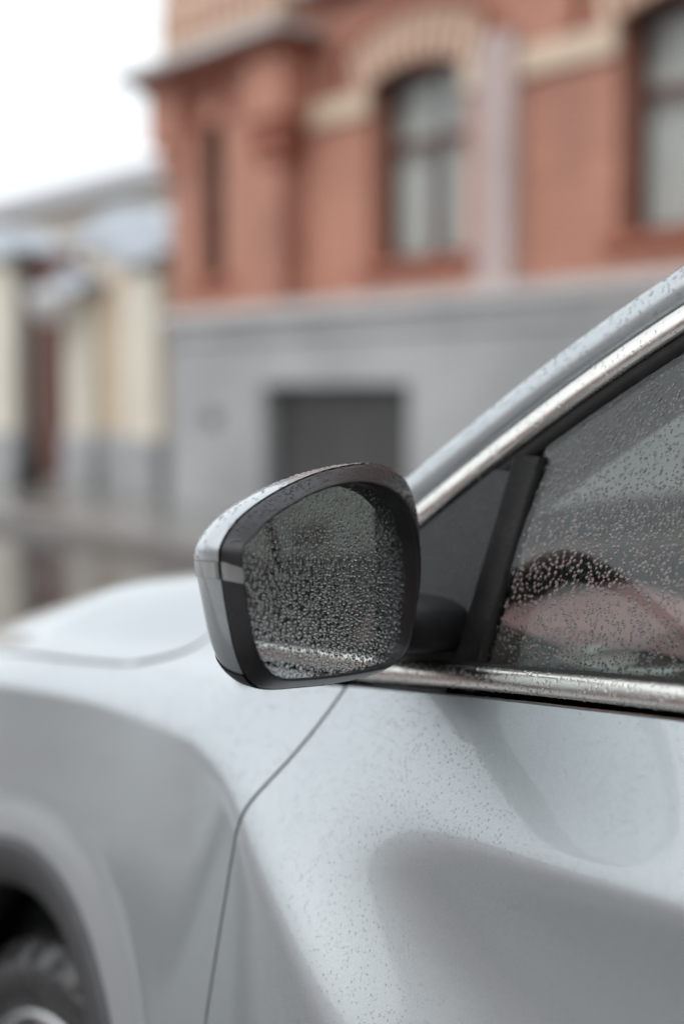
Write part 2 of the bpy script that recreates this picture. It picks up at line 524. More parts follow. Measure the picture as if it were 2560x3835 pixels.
# main storey
wins = [(x - .68, x + .68, 2.46, 4.22) for x in main_c]
bpart(wall_mesh(MB(), BX1 - 0.02, XR, ZP, 4.95, YF, 0.34, wins), 'wall', 'red_brick')
for x in main_c:
    fo = add_window(red, x, 1.36, 2.46, 4.22, YF + 0.22)
    bpart(MB().box(x - 0.78, x + 0.78, YF - 0.09, YF + 0.24, 2.36, 2.458), 'window_sill', 'dark_red_brick', bevel=0.01)
    # segmental head; its dark brown paints in deep shadow along with the dark frame
    hd = MB(); n = 24
    xa = np.linspace(x - .68, x + .68, n)
    za = 4.075 + 0.15 * (1 - ((xa - x) / .68) ** 2)
    P = np.zeros((n, 2, 3)); P[:, 0] = np.stack([xa, np.full(n, YF + 0.06), za], 1); P[:, 1] = np.stack([xa, np.full(n, YF + 0.06), np.full(n, 4.27)], 1)
    hd.grid(P)
    Q = P.copy(); Q[:, 1] = P[:, 0]; Q[:, 1, 1] = YF + 0.24
    hd.grid(Q)
    bpart(hd, 'window_head', 'window_wood')
    # arch of alternating voussoirs
    nv_ = 19
    rc = np.array([x, 2.629]); r0, r1 = 1.611, 2.02
    a0 = math.acos(0.74 / 1.611)
    for k in range(nv_):
        t0 = a0 + (math.pi - 2 * a0) * k / nv_; t1 = a0 + (math.pi - 2 * a0) * (k + 1) / nv_
        t0 += 0.004; t1 -= 0.004
        pr = 0.05 if k % 2 == 0 else 0.035
        vv = []
        for yy in (YF - pr, YF + 0.01):
            for rr, tt in ((r0, t0), (r1, t0), (r1, t1), (r0, t1)):
                vv.append((rc[0] + rr * math.cos(tt), yy, rc[1] + rr * math.sin(tt)))
        vb = MB().add(vv, [(0, 3, 2, 1), (4, 5, 6, 7), (0, 1, 5, 4), (1, 2, 6, 5), (2, 3, 7, 6), (3, 0, 4, 7)])
        bpart(vb, 'voussoir', 'cream_brick' if k % 2 == 0 else 'red_brick')
    for s in (-1, 1):
        a, b_ = (x - 1.72, x - 0.66) if s < 0 else (x + 0.66, x + 1.26)
        a = max(a, BX1 + 0.05)
        bpart(MB().box(a, b_, YF - 0.06, YF + 0.01, 3.84, 4.08), 'impost_band', 'cream_brick', bevel=0.008)
    # dark moulded label course either side
    lm = MB().tube([(x + s * 1.0, YF - 0.03, 4.10 + 0.0) for s in (1.25, 1.1)] + [(x + 2.08 * math.cos(t), YF - 0.03, 2.629 + 2.08 * math.sin(t)) for t in np.linspace(1.02, math.pi - 1.02, 20)] + [(x - s, YF - 0.03, 4.10) for s in (1.1, 1.25)], 0.05, 6)
    bpart(lm, 'label_mould', 'dark_red_brick', smooth=True)
bpart(MB().box(-9.06, -8.62, YF - 0.13, YF + 0.01, ZP, 4.23), 'lesene', 'lesene_plaster', bevel=0.01)
bpart(MB().box(-2.9, -2.46, YF - 0.13, YF + 0.01, ZP, 4.23), 'lesene', 'lesene_plaster', bevel=0.01)
# corner bay standing forward
YB = YF - 0.25
BX0, BX1 = -13.89, -11.75
NX = -13.02
bpart(wall_mesh(MB(), BX0, BX1, ZP, 4.55, YB, 0.35, [(NX - .24, NX + .24, 2.46, 4.09)]), 'bay_wall', 'red_brick')
fo = add_window(red, NX, 0.48, 2.46, 4.09, YB + 0.12, mull=False, curtain='room_dark', transom=0.55)
bpart(MB().box(NX - .4, NX + .4, YB - 0.06, YB + 0.1, 2.32, 2.458), 'window_sill', 'dark_red_brick', bevel=0.01)
na = 11
for k in range(na):
    t0 = math.pi * k / na + 0.01; t1 = math.pi * (k + 1) / na - 0.01
    vv = []
    for yy in (YB - 0.04, YB + 0.01):
        for rr, tt in ((0.26, t0), (0.46, t0), (0.46, t1), (0.26, t1)):
            vv.append((NX + rr * math.cos(tt), yy, 4.10 + rr * math.sin(tt)))
    bpart(MB().add(vv, [(0, 3, 2, 1), (4, 5, 6, 7), (0, 1, 5, 4), (1, 2, 6, 5), (2, 3, 7, 6), (3, 0, 4, 7)]), 'voussoir', 'dark_red_brick')
# corbelled corner pilaster of the bay
for k, (zz0, zz1, ex) in enumerate([(3.55, 3.73, 0.07), (3.73, 3.95, 0.14), (3.95, 4.55, 0.24)]):
    bpart(MB().box(BX0 - ex, BX0 + 0.35, YB - ex * 0.6, YB + 0.5, zz0 + 0.001, zz1), 'corbel', 'red_brick', bevel=0.008)
    bpart(MB().box(BX1 - 0.42, BX1 + ex, YB - ex * 0.6, YB + 0.5, zz0 + 0.001, zz1), 'corbel', 'dark_red_brick' if k < 2 else 'red_brick', bevel=0.008)
# cornices and upper storey
def cornice(x0, x1, y, z):
    for dz, out, h, mm in ((0, 0.08, 0.07, 'dark_red_brick'), (0.07, 0.16, 0.06, 'dark_red_brick'), (0.13, 0.28, 0.08, 'stone_ledge'), (0.21, 0.24, 0.03, 'roof_grey')):
        bpart(MB().box(x0 - out, x1 + out, y - out, y + 0.3, z + dz + 0.001, z + dz + h), 'cornice', mm, bevel=0.008)
cornice(BX0 - 0.24, BX1 + 0.24, YB - 0.14, 4.55)
cornice(BX1 + 0.55, XR, YF, 4.95)
bpart(wall_mesh(MB(), BX0 - 0.1, BX1, 4.78, 9.0, YB, 0.3, []), 'upper_bay_wall', 'red_brick')
ub = [(x - .55, x + .55, 6.0, 7.9) for x in main_c]
bpart(wall_mesh(MB(), BX1 - 0.02, XR, 5.18, 9.0, YF, 0.22, ub), 'upper_wall', 'red_brick')
for x in main_c:
    add_window(red, x, 1.1, 6.0, 7.9, YF + 0.16)
bpart(MB().box(BX0 - 0.12, BX1 + .02, YB - 0.04, YB + 0.1, 4.95, 5.5), 'cream_frieze', 'cream_brick', bevel=0.01)
k = 0
for x in np.arange(BX0, BX1, 0.22):
    bpart(MB().box(x, x + 0.11, YB - 0.055, YB + 0.0, 5.03, 5.40), 'frieze_block', 'red_brick')
bpart(MB().box(BX1 + .05, XR, YF - 0.04, YF + 0.1, 5.42, 5.85), 'cream_frieze', 'cream_brick', bevel=0.01)
bpart(MB().quad((BX0, YB, ZP), (BX0, YB, 9.0), (BX0, YF + 10, 9.0), (BX0, YF + 10, ZP)), 'side_wall', 'red_brick')
bpart(MB().add([(BX0 - 0.6, YB - 0.5, 9.0), (XR + 0.4, YB - 0.5, 9.0), (XR + 0.4, YF + 10.4, 9.0), (BX0 - 0.6, YF + 10.4, 9.0), (BX0 + 4, YF + 5, 11.5), (XR - 4, YF + 5, 11.5)], [(0, 1, 5, 4), (1, 2, 5), (2, 3, 4, 5), (3, 0, 4), (0, 3, 2, 1)]), 'roof', 'roof_grey')

# cream boundary wall with gate piers further along the street
cw = thing('boundary_wall', 'low cream plastered wall with grey metal copings left of the brick building', 'wall', (-20, YF, SZ))
def arch_cap(mb, x0, x1, y0, y1, z, h):
    n = 16
    xs = np.linspace(x0, x1, n); zs = z + h * np.sin(np.linspace(0.15, math.pi - 0.15, n))
    P = np.zeros((n, 2, 3)); P[:, 0] = np.stack([xs, np.full(n, y0), zs], 1); P[:, 1] = np.stack([xs, np.full(n, y1), zs], 1)
    mb.grid(P)
    for yy in (y0, y1):
        Q = np.zeros((n, 2, 3)); Q[:, 0] = np.stack([xs, np.full(n, yy), np.full(n, z - 0.06)], 1); Q[:, 1] = np.stack([xs, np.full(n, yy), zs], 1)
        mb.grid(Q)
    return mb
MB().box(-17.5, BX0 - 0.15, YF + 0.25, YF + 0.55, SZ, 2.75).build('wall_panel', 'cream_plaster', cw)
MB().box(-34, -19.3, YF + 0.25, YF + 0.55, SZ, 2.75).build('wall_panel', 'cream_plaster', cw)
MB().box(-17.5, BX0 - 0.14, YF + 0.2, YF + 0.25, SZ, 0.75).build('wall_base', 'stone_grey', cw)
MB().box(-34, -19.29, YF + 0.2, YF + 0.25, SZ, 0.75).build('wall_base', 'stone_grey', cw)
for (a, b_, zt, hc) in ((-15.55, -14.75, 2.82, 0.27), (-17.1, -16.45, 2.6, 0.2), (-19.9, -18.75, 3.15, 0.42), (-23, -22.2, 3.0, 0.3), (-26.5, -25.7, 3.0, 0.3)):
    pr = MB().box(a, b_, YF + 0.05, YF + 0.62, SZ, zt).build('pier', 'pale_plaster', cw, bevel=0.01)
    MB().box(a - 0.04, b_ + 0.04, YF + 0.0, YF + 0.66, SZ, 0.7).build('pier_base', 'stone_grey', pr, bevel=0.01)
    arch_cap(MB(), a - 0.22, b_ + 0.22, YF - 0.1, YF + 0.8, zt + 0.02, hc).build('pier_cap', 'sheet_metal', pr, smooth=False)
MB().box(-17.5, -15.3, YF + 0.62, YF + 0.9, 2.6, 3.2).build('gate_head', 'cream_plaster', cw)
arch_cap(MB(), -17.75, -15.1, YF + 0.5, YF + 1.1, 3.22, 0.42).build('coping', 'sheet_metal', cw)
arch_cap(MB(), -34, -20.2, YF + 0.1, YF + 0.75, 2.77, 0.3).build('coping', 'sheet_metal', cw)
gate = thing('wooden_gate', 'dark brown plank gate between two piers of the cream wall', 'gate', (-18.1, YF + 0.4, SZ))
for k in range(8):
    x = -18.72 + k * 0.155
    MB().box(x + 0.004, x + 0.149, YF + 0.36, YF + 0.41, SZ + 0.05, 2.45).build('plank', 'brown_wood', gate, bevel=0.005)
MB().box(-18.74, -17.45, YF + 0.34, YF + 0.45, 2.46, 3.15).build('lintel_panel', 'brown_wood', gate)
lp = thing('wall_lamp', 'white bowl shaped lamp on a bracket above the brown gate', 'lamp', (-16.8, YF - 0.15, 2.05))
n = 14
LX, LZ = -16.85, 2.50
P = np.zeros((24, n, 3))
for i in range(24):
    t = 2 * math.pi * i / 24
    a = np.linspace(0.0, math.pi / 2, n)
    P[i, :, 0] = LX + 0.34 * np.sin(a) * math.cos(t); P[i, :, 1] = YF - 0.25 + 0.3 * np.sin(a) * math.sin(t); P[i, :, 2] = LZ - 0.36 * np.cos(a)
MB().grid(P, closed_u=True).build('lamp_bowl', 'white_enamel', lp, smooth=True)
MB().tube([(LX, YF - 0.25, LZ + 0.04), (LX, YF - 0.25, LZ + 0.2), (LX, YF + 0.35, LZ + 0.28)], 0.02, 8).build('bracket', 'post_dark', lp)
P2 = np.zeros((24, 3, 3))
for i in range(24):
    t = 2 * math.pi * i / 24
    for j, (rr, zz) in enumerate(((0.35, LZ - 0.005), (0.32, LZ + 0.05), (0.03, LZ + 0.07))):
        P2[i, j] = (LX + rr * math.cos(t), YF - 0.25 + rr * 0.88 * math.sin(t), zz)
MB().grid(P2, closed_u=True).build('lamp_rim', 'white_enamel', lp, smooth=True)
PX, PY = -16.5, 7.7
ps = thing('street_post', 'dark metal post standing on the pavement left of the brown gate', 'post', (PX, PY, SZ))
MB().tube([(PX, PY, SZ), (PX, PY, 1.2), (PX, PY, 2.9)], 0.06, 12).build('shaft', 'post_dark', ps, smooth=True)
MB().tube([(PX, PY, SZ), (PX, PY, 0.75)], [0.16, 0.10], 12).build('foot', 'post_dark', ps, smooth=True)
MB().tube([(PX, PY, 2.9), (PX, PY, 2.96), (PX, PY, 3.05)], [0.09, 0.11, 0.02], 12).build('cap', 'post_dark', ps, smooth=True)

# houses behind the wall
def house(name, label, x0, x1, y0, y1, z1, rz, mat, roofmat, wn_):
    h = thing(name, label, 'building', ((x0 + x1) / 2, (y0 + y1) / 2, SZ))
    hs = []
    step = (x1 - x0) / wn_
    for k in range(wn_):
        xc = x0 + step * (k + .5)
        hs.append((xc - .5, xc + .5, z1 - 2.2, z1 - 0.6))
    wall_mesh(MB(), x0, x1, SZ, z1, y0, 0.2, hs).quad((x0, y0, SZ), (x0, y0, z1), (x0, y1, z1), (x0, y1, SZ)).quad((x1, y0, SZ), (x1, y1, SZ), (x1, y1, z1), (x1, y0, z1)).build('wall', mat, h)
    for a, b_, c, d in hs:
        add_window(h, (a + b_) / 2, b_ - a, c, d, y0 + 0.12)
    MB().add([(x0 - .4, y0 - .4, z1), (x1 + .4, y0 - .4, z1), (x1 + .4, y1 + .4, z1), (x0 - .4, y1 + .4, z1), (x0 + 2, (y0 + y1) / 2, rz), (x1 - 2, (y0 + y1) / 2, rz)],
             [(0, 1, 5, 4), (1, 2, 5), (2, 3, 4, 5), (3, 0, 4), (0, 3, 2, 1)]).build('roof', roofmat, h)
    return h
house('garden_house', 'small pale olive house behind the cream wall', -29, -24.5, 12.5, 17, 3.6, 4.4, 'olive_plaster', 'grey_plaster', 2)
house('far_house', 'wide beige house with grey roof far behind the cream wall', -56, -30, 19, 27, 6.6, 8.6, 'grey_plaster', 'roof_grey', 6)
# the other side of the street, seen in reflections
op = thing('townhouse', 'pink plastered townhouse on the near side of the street facing the car', 'building', (-6, -11, SZ))
holes = [(x, x + 1.1, 1.2, 2.9) for x in np.arange(-33, -4, 3.1)]
# (wall faces +Y)
w_ = MB(); wall_mesh(w_, -35, -2, SZ, 4.6, -9.5, -0.2, holes); w_.build('wall', 'pink_plaster', op)
for a, b_, c, d in holes:
    add_window(op, (a + b_) / 2, b_ - a, c, d, -9.62, sgn=-1)
MB().box(-35.2, -1.8, -16, -9.3, 4.61, 4.85).build('eaves', 'roof_grey', op)
MB().box(-35.05, -1.95, -9.5, -9.42, SZ, 0.75).build('base_course', 'stone_grey', op)

th = thing('sky_blocking_house', 'tall rose plastered apartment house beside the pavement behind the camera', 'building', (13, -7, SZ))
holes = [(x, x + 1.1, z, z + 1.8) for x in np.arange(1.4, 22, 2.9) for z in (1.1, 4.3, 7.5)]  # unseen house added to block the sky that veils the mirror glass
w_ = MB(); wall_mesh(w_, 0.3, 24, SZ, 10.6, -4.4, -0.2, holes).quad((0.3, -4.4, SZ), (0.3, -4.4, 10.6), (0.3, -12, 10.6), (0.3, -12, SZ)); w_.build('wall', 'pink_plaster', th)
for a, b_, c, d in holes:
    add_window(th, (a + b_) / 2, b_ - a, c, d, -4.52, sgn=-1)
MB().box(0.1, 24.2, -12.2, -4.1, 10.61, 10.9).build('eaves', 'roof_grey', th)

rh = thing('corner_house', 'rose plastered house closing the street behind the camera', 'building', (33, -1, SZ))
MB().box(26, 40, -9, 7.2, GZ, 6.2).build('wall', 'pink_plaster', rh)
for yy in (-7.4, -4.9, -2.4, 0.1, 2.6, 5.1):
    for zz in (1.0, 3.7):
        fo = MB().box(25.93, 25.99, yy - 0.5, yy + 0.5, zz, zz + 1.7).build('window', 'window_wood', rh)
        MB().box(25.90, 25.925, yy - 0.42, yy + 0.42, zz + 0.08, zz + 1.62).build('pane', 'house_glass', fo)
        MB().box(25.84, 25.98, yy - 0.6, yy + 0.6, zz - 0.12, zz - 0.003).build('sill', 'stone_ledge', fo)
MB().add([(25.6, -9.4, 6.2), (40.4, -9.4, 6.2), (40.4, 7.6, 6.2), (25.6, 7.6, 6.2), (33, -4, 8.4), (33, 2, 8.4)], [(0, 1, 5, 4), (1, 2, 5), (2, 3, 4, 5), (3, 0, 4), (0, 3, 2, 1)]).build('roof', 'roof_grey', rh)

# ------------------------------------------------------------------ the car
YC = 1.60                       # centre plane of the car; front points to -X
car = thing('parked_car', 'silver car wet with raindrops filling the foreground', 'car', (-0.15, YC, GZ))
XG = np.linspace(-2.60, 2.40, 2001)
ZG = np.linspace(0.04, 1.14, 441)

def gsm(a, s):
    k = np.arange(-int(4 * s), int(4 * s) + 1)
    w = np.exp(-0.5 * (k / s) ** 2); w /= w.sum()
    return np.convolve(np.pad(a, len(k) // 2, mode='edge'), w, 'valid')
def cv(pts, s=3.0):
    p = np.array(pts)
    return gsm(np.interp(XG, p[:, 0], p[:, 1]), s * 4)

z_belt = cv([(-2.6, 0.82), (-1.3, 0.935), (-1.02, 0.985), (-0.921, 0.996), (-0.827, 1.007), (-0.734, 1.016), (-0.619, 1.027), (-0.3, 1.052), (0.3, 1.085), (1.0, 1.12), (2.4, 1.13)], 5)
z_c = cv([(-2.6, 0.70), (-2.2, 0.80), (-1.8, 0.876), (-1.609, 0.896), (-1.39, 0.916), (-1.28, 0.922), (-1.19, 0.921), (-1.10, 0.905), (-1.055, 0.886), (-1.02, 0.863), (-0.94, 0.815), (-0.88, 0.774), (-0.83, 0.738), (-0.72, 0.68), (-0.5, 0.61), (0, 0.56), (2.4, 0.56)], 2.5)
z_B = cv([(-2.6, 0.905), (-1.0, 0.905), (-0.95, 0.897), (-0.90, 0.880), (-0.85, 0.864), (-0.80, 0.853), (-0.70, 0.846), (-0.5, 0.855), (0, 0.88), (2.4, 0.90)], 3)
z_C = cv([(-2.6, 0.895), (-0.955, 0.897), (-0.816, 0.908), (-0.70, 0.915), (-0.567, 0.924), (0, 0.965), (1, 1.0), (2.4, 1.0)], 3)
w_c = cv([(-2.6, 0.05), (-1.4, 0.05), (-1.2, 0.055), (-1.05, 0.055), (-0.87, 0.065), (-0.5, 0.09), (2.4, 0.1)], 3)
w_B = cv([(-2.6, 0.10), (-1.0, 0.10), (-0.9, 0.14), (-0.7, 0.18), (-0.4, 0.19), (2.4, 0.19)], 3)
w_C = cv([(-2.6, 0.09), (-1.0, 0.09), (-0.9, 0.085), (-0.8, 0.065), (-0.7, 0.045), (-0.5, 0.03), (2.4, 0.025)], 3)
s_sh = cv([(-2.6, 1.2), (-1.8, 2.2), (-1.4, 2.6), (-1.28, 2.2), (-1.16, 1.15), (-1.06, 0.72), (-0.9, 0.64), (2.4, 0.6)], 4)
s_bd = cv([(-2.6, 1.2), (-1.8, 2.2), (-1.4, 2.6), (-1.28, 2.2), (-1.16, 1.15), (-1.06, 0.72), (-0.95, 0.74), (-0.8, 0.56), (-0.6, 0.33), (-0.4, 0.25), (2.4, 0.2)], 4)
A_sc = smooth01((XG + 1.06) / 0.10)
Y_f = cv([(-2.6, 1.10), (-2.45, 0.93), (-2.3, 0.83), (-2.1, 0.755), (-1.8, 0.712), (-1.4, 0.700), (-1.1, 0.695), (-1.0, 0.680), (-0.9, 0.674), (-0.8, 0.675), (-0.5, 0.672), (0.3, 0.668), (1.2, 0.672), (1.8, 0.70), (2.2, 0.78), (2.4, 0.9)], 4)
s_sc = cv([(-2.6, 0.55), (-1.0, 0.62), (-0.93, 0.48), (-0.86, 0.27), (-0.80, 0.10), (-0.72, -0.08), (2.4, -0.08)], 3)
XX, ZZ = np.meshgrid(XG, ZG, indexing='ij')
def ss(z, zc, w):
    return smooth01((z - zc) / w + 0.5)
sl = 0.20 + (s_bd[:, None] - 0.20) * ss(ZZ, z_c[:, None], w_c[:, None])
sl = sl + A_sc[:, None] * (s_sc[:, None] - s_bd[:, None]) * ss(ZZ, z_B[:, None], w_B[:, None])
sl = sl + A_sc[:, None] * (s_sh[:, None] - s_sc[:, None]) * ss(ZZ, z_C[:, None], w_C[:, None])
sl = sl - 0.34 * (1 - ss(ZZ, 0.46, 0.2)) - 0.6 * (1 - ss(ZZ, 0.22, 0.12))
dz = ZG[1] - ZG[0]
YT = np.cumsum(sl, axis=1) * dz
i0 = int(round((0.60 - ZG[0]) / dz))
YT = YT - YT[:, i0:i0 + 1] + Y_f[:, None]
_yb = np.array([np.interp(z_belt[i], ZG, YT[i]) for i in range(len(XG))])
_tb = cv([(-2.6, 0.80), (-1.1, 0.788), (-1.0, 0.777), (-0.9, 0.772), (-0.6, 0.769), (0, 0.766), (1.2, 0.772), (1.8, 0.80), (2.2, 0.87), (2.4, 0.98)], 4)
_up = smooth01((ZZ - (z_c - 0.5 * w_c)[:, None]) / (z_belt - z_c + 0.5 * w_c)[:, None])
_d = gsm((_tb - _yb) * smooth01((XG + 1.20) / 0.2), 16)
_d1 = gsm(np.interp(XG, [-1.45, -1.0, -0.9], [0, 0.9, 1.0]) * np.interp(XG, XG, np.where(XG < -0.92, np.interp(-0.92, XG, _d), _d)), 40)   # the flank swells gently towards the door
YT += _d1[:, None] + (_d - _d1 * smooth01((XG + 1.20) / 0.2))[:, None] * _up
WX, WZ, WR = -1.53, 0.25, 0.335       # front wheel centre, tyre radius
RX = 1.19
for wx in (WX, RX):
    rr = np.hypot(XX - wx, ZZ - WZ)
    lip = 1 - smooth01((rr - 0.462) / 0.058)
    YT -= 0.011 * lip * (ZZ > WZ - 0.15)

def Yside(x, z):
    x = np.asarray(x, float); z = np.asarray(z, float)
    fx = np.clip((x - XG[0]) / (XG[1] - XG[0]), 0, len(XG) - 1.001)
    fz = np.clip((z - ZG[0]) / dz, 0, len(ZG) - 1.001)
    i = fx.astype(int); j = fz.astype(int)
    a = fx - i; b_ = fz - j
    return (YT[i, j] * (1 - a) * (1 - b_) + YT[i + 1, j] * a * (1 - b_) + YT[i, j + 1] * (1 - a) * b_ + YT[i + 1, j + 1] * a * b_)
zbelt = lambda x: np.interp(x, XG, z_belt)
# panel gap between front fender and door
GD = np.array([(0.08, -0.925), (0.15, -0.935), (0.3, -0.955), (0.5, -1.0), (0.6, -1.034), (0.692, -1.050), (0.776, -1.050), (0.836, -1.049), (0.868, -1.048), (0.885, -1.044), (0.925, -1.028), (0.955, -1.019), (0.976, -1.014), (1.02, -1.0)])
_zg = np.linspace(0.08, 1.02, 300)
_gg = np.interp(_zg, GD[:, 0], GD[:, 1]); _gg = gsm(_gg, 3)
gdoor = lambda z: np.interp(z, _zg, _gg)
GAP = 0.0042
z_e = cv([(-2.6, 0.66), (-2.3, 0.80), (-1.812, 0.893), (-1.574, 0.916), (-1.379, 0.938), (-1.25, 0.952), (-1.13, 0.968), (-1.0, 0.986), (2.4, 1.0)], 4)
zedge = lambda x: np.interp(x, XG, z_e)

def flange(mb, loop, depth=0.014):
    """fold a panel's edge inwards (towards +Y); loop = list of points"""
    L = np.array(loop)
    P = np.stack([L, L + np.array([0, depth, 0])], 1)
    mb.grid(P)

def mirror_copy(o, parent=car):
    me = o.data.copy()
    n = len(me.vertices)
    co = np.zeros(n * 3); me.vertices.foreach_get('co', co)
    co = co.reshape(-1, 3)
    org = origin_of(o)
    co[:, 1] = 2 * YC - (co[:, 1] + org.y) - origin_of(parent).y
    co[:, 0] += org.x - origin_of(parent).x
    co[:, 2] += org.z - origin_of(parent).z
    me.vertices.foreach_set('co', co.ravel())
    me.flip_normals()
    me.update()
    c = bpy.data.objects.new(o.name.split('.')[0], me)
    c.parent = parent
    col.objects.link(c)
    return c

# --- front fender
xb = np.unique(np.r_[np.linspace(-2.25, -2.0, 14), WX - 0.4655 * np.cos(np.linspace(0, math.pi, 90)), np.linspace(-1.06, -0.935, 16)])
xb = xb[xb <= -0.9349]
xb = np.array([x for k, x in enumerate(xb) if k == 0 or x - xb[k - 1] > 0.0028 or x > -0.9352])
nt_ = 130
tt = np.linspace(0, 1, nt_)
ZM = 0.725
def zrows(zl, zt):
    return np.r_[np.maximum(np.linspace(0.12, ZM, 46)[:-1], zl + 0.0002 * np.arange(45)), np.linspace(ZM, zt, nt_ - 45)]
P = np.zeros((len(xb), nt_, 3))
for i, x0 in enumerate(xb):
    rmp = float(smooth01((x0 + 1.36) / 0.425))
    zl = 0.12
    for _ in range(12):
        x = x0 + rmp * (float(gdoor(zl)) + 0.935)
        d2 = 0.463 ** 2 - (x - WX) ** 2
        zn = max(0.12, WZ + math.sqrt(d2)) if d2 > 0 else 0.12
        zl = 0.5 * zl + 0.5 * zn
    zt = zedge(x0)
    z = zrows(zl, zt)
    for _ in range(3):
        x = x0 + rmp * (gdoor(z) + 0.935)
        zt = float(zedge(x[-1]))
        z = zrows(zl, zt)
    P[i] = np.stack([x, Yside(x, z), z], 1)
fend = MB().grid(P)
flange(fend, P[-1]); flange(fend, P[:, 0])
L = P[:, -1]
fend.grid(np.stack([L, L + np.array([0, 0.003, -0.014])], 1))
fender = fend.build('front_fender', 'silver_paint', car, smooth=True)
Ye_x, Ye_y = P[:, -1, 0], P[:, -1, 1]
Yedge = lambda x: np.interp(x, Ye_x, Ye_y)

# --- bonnet and cowl corner
HP = np.array([(0, 0), (0.02, 0.001), (0.045, 0.008), (0.075, 0.032), (0.11, 0.060), (0.15, 0.082), (0.19, 0.092), (0.25, 0.094), (0.32, 0.096), (0.5, 0.104), (0.85, 0.115)])
_hd = np.linspace(0, 0.9, 361); _hz = gsm(np.interp(_hd, HP[:, 0], HP[:, 1]), 6)
_hm = np.gradient(_hz, _hd)
f_h = cv([(-2.6, 0.15), (-2.3, 0.30), (-2.0, 0.62), (-1.8, 0.82), (-1.6, 0.95), (-1.4, 1.0), (2.4, 1.0)], 5)
def Zhood(x, dy):
    x = np.asarray(x, float)
    m0 = 0.9 / np.interp(x, XG, s_sh)
    fh = np.interp(x, XG, f_h)
    # the slope leaves the fender shoulder smoothly, then follows the bonnet's own profile
    b_ = smooth01(_hd / 0.07)
    dd = _hd[1]
    ca = np.r_[0, np.cumsum((1 - b_)[:-1] * dd)]; cb_ = np.r_[0, np.cumsum((b_ * _hm)[:-1] * dd)]
    return np.interp(x, XG, z_e) + m0 * np.interp(dy, _hd, ca) + fh * np.interp(dy, _hd, cb_)
def xr_hood(dy):
    c = np.clip(1 - dy / 0.085, 0, 1)
    return -1.392 - 0.10 * (1 - np.sqrt(np.maximum(1 - c * c, 0))) - 0.10 * np.clip((dy - 0.1), 0, 1) ** 1.3
dys = np.r_[0.0, 0.35 * np.linspace(0, 1, 60)[1:] ** 1.25, np.linspace(0.38, 0.81, 14)]
sx = np.linspace(0, 1, 80)
P = np.zeros((len(sx), len(dys), 3))
for j, dyv in enumerate(dys):
    x = -2.25 + sx * (xr_hood(dyv) - 0.010 + 2.25)
    y = Yedge(x) + 0.011 + dyv * (YC - Yedge(x) - 0.011) / 0.81
    P[:, j] = np.stack([x, y, Zhood(x, dyv) + 0.004 - 0.0025 * (dyv < 0.004)], 1)
hb = MB().grid(P, flip=True)
L = P[:, 0]; hb.grid(np.stack([L, L + np.array([0, 0.003, -0.016])], 1))
L = P[-1]; hb.grid(np.stack([L, L + np.array([-0.003, 0, -0.016])], 1))
Q = P.copy()[:, ::-1]; Q[:, :, 1] = 2 * YC - Q[:, :, 1]
hb.grid(Q, flip=True)
bonnet = hb.build('bonnet', 'silver_paint', car, smooth=True)
dyc = np.r_[0.0, 0.22 * np.linspace(0, 1, 40)[1:]]
P = np.zeros((40, len(dyc), 3))
for j, dyv in enumerate(dyc):
    x = xr_hood(dyv) + np.linspace(0, 1, 40) * (-1.05 + 0.30 * dyv - xr_hood(dyv))
    y = Yedge(x) + dyv * (YC - Yedge(x)) / 0.81
    P[:, j] = np.stack([x, y, Zhood(x, dyv)], 1)
cb = MB().grid(P, flip=True)
L = P[0]; cb.grid(np.stack([L, L + np.array([0.003, 0, -0.016])], 1))
cowl_c = cb.build('cowl_corner', 'silver_paint', car, smooth=True)
MB().box(-2.2, -0.95, 0.86, 2 * YC - 0.86, 0.30, 0.80).build('engine_bay', 'gap_dark', car)
# dark backing behind the panel gaps
P = np.zeros((60, 40, 3))
for i, x in enumerate(np.linspace(-1.16, 2.2, 60)):
    z = np.linspace(0.16, 0.94, 40)
    P[i] = np.stack([np.full(40, x), Yside(np.full(40, x), z) + 0.030, z], 1)
back = MB().grid(P).build('inner_sill', 'gap_dark', car, smooth=True)
P = np.zeros((50, 4, 3))
for i, x in enumerate(np.linspace(-2.2, -1.02, 50)):
    for j, (o1, o2) in enumerate(((0.012, -0.03), (0.0, -0.022), (0.03, -0.02), (0.06, -0.02))):
        P[i, j] = (x, float(Yedge(x)) + o1, float(zedge(x)) + o2)
MB().grid(P).build('gutter', 'gap_dark', car)

# --- doors and rear quarter
def side_panel(name, xf, xrr, n=70, m=110):
    P = np.zeros((n, m, 3))
    t = np.linspace(0, 1, m)
    for i, s in enumerate(np.linspace(0, 1, n) ** 1.25):
        z = np.linspace(0.16, 1.0, m)
        for _ in range(4):
            x = xf(z) + s * (xrr(z) - xf(z))
            z = 0.16 + t * (float(zbelt(x[-1])) - 0.0015 - 0.16)
        P[i] = np.stack([x, Yside(x, z), z], 1)
    mb = MB().grid(P)
    flange(mb, P[0]); flange(mb, P[-1])
    # rolled top edge under the belt trim
    L = P[:, -1]
    mb.grid(np.stack([L, L + np.array([0, 0.004, 0.0012]), L + np.array([0, 0.012, -0.001])], 1))
    return mb.build(name, 'silver_paint', car, smooth=True)
gr1 = lambda z: 0.12 + 0.05 * np.sin((np.asarray(z) - 0.2) * 2.2)
door = side_panel('front_door', lambda z: gdoor(z) + GAP, gr1, 150, 170)
_arch = lambda z: np.where(np.hypot(0, np.asarray(z) - WZ) < 0.463, RX - np.sqrt(np.maximum(0.463 ** 2 - (np.asarray(z) - WZ) ** 2, 0)), RX - 0.02)
gr2 = lambda z: np.minimum(0.98, _arch(z) - 0.012)
rdoor = side_panel('rear_door', lambda z: gr1(z) + GAP, gr2, 50, 60)
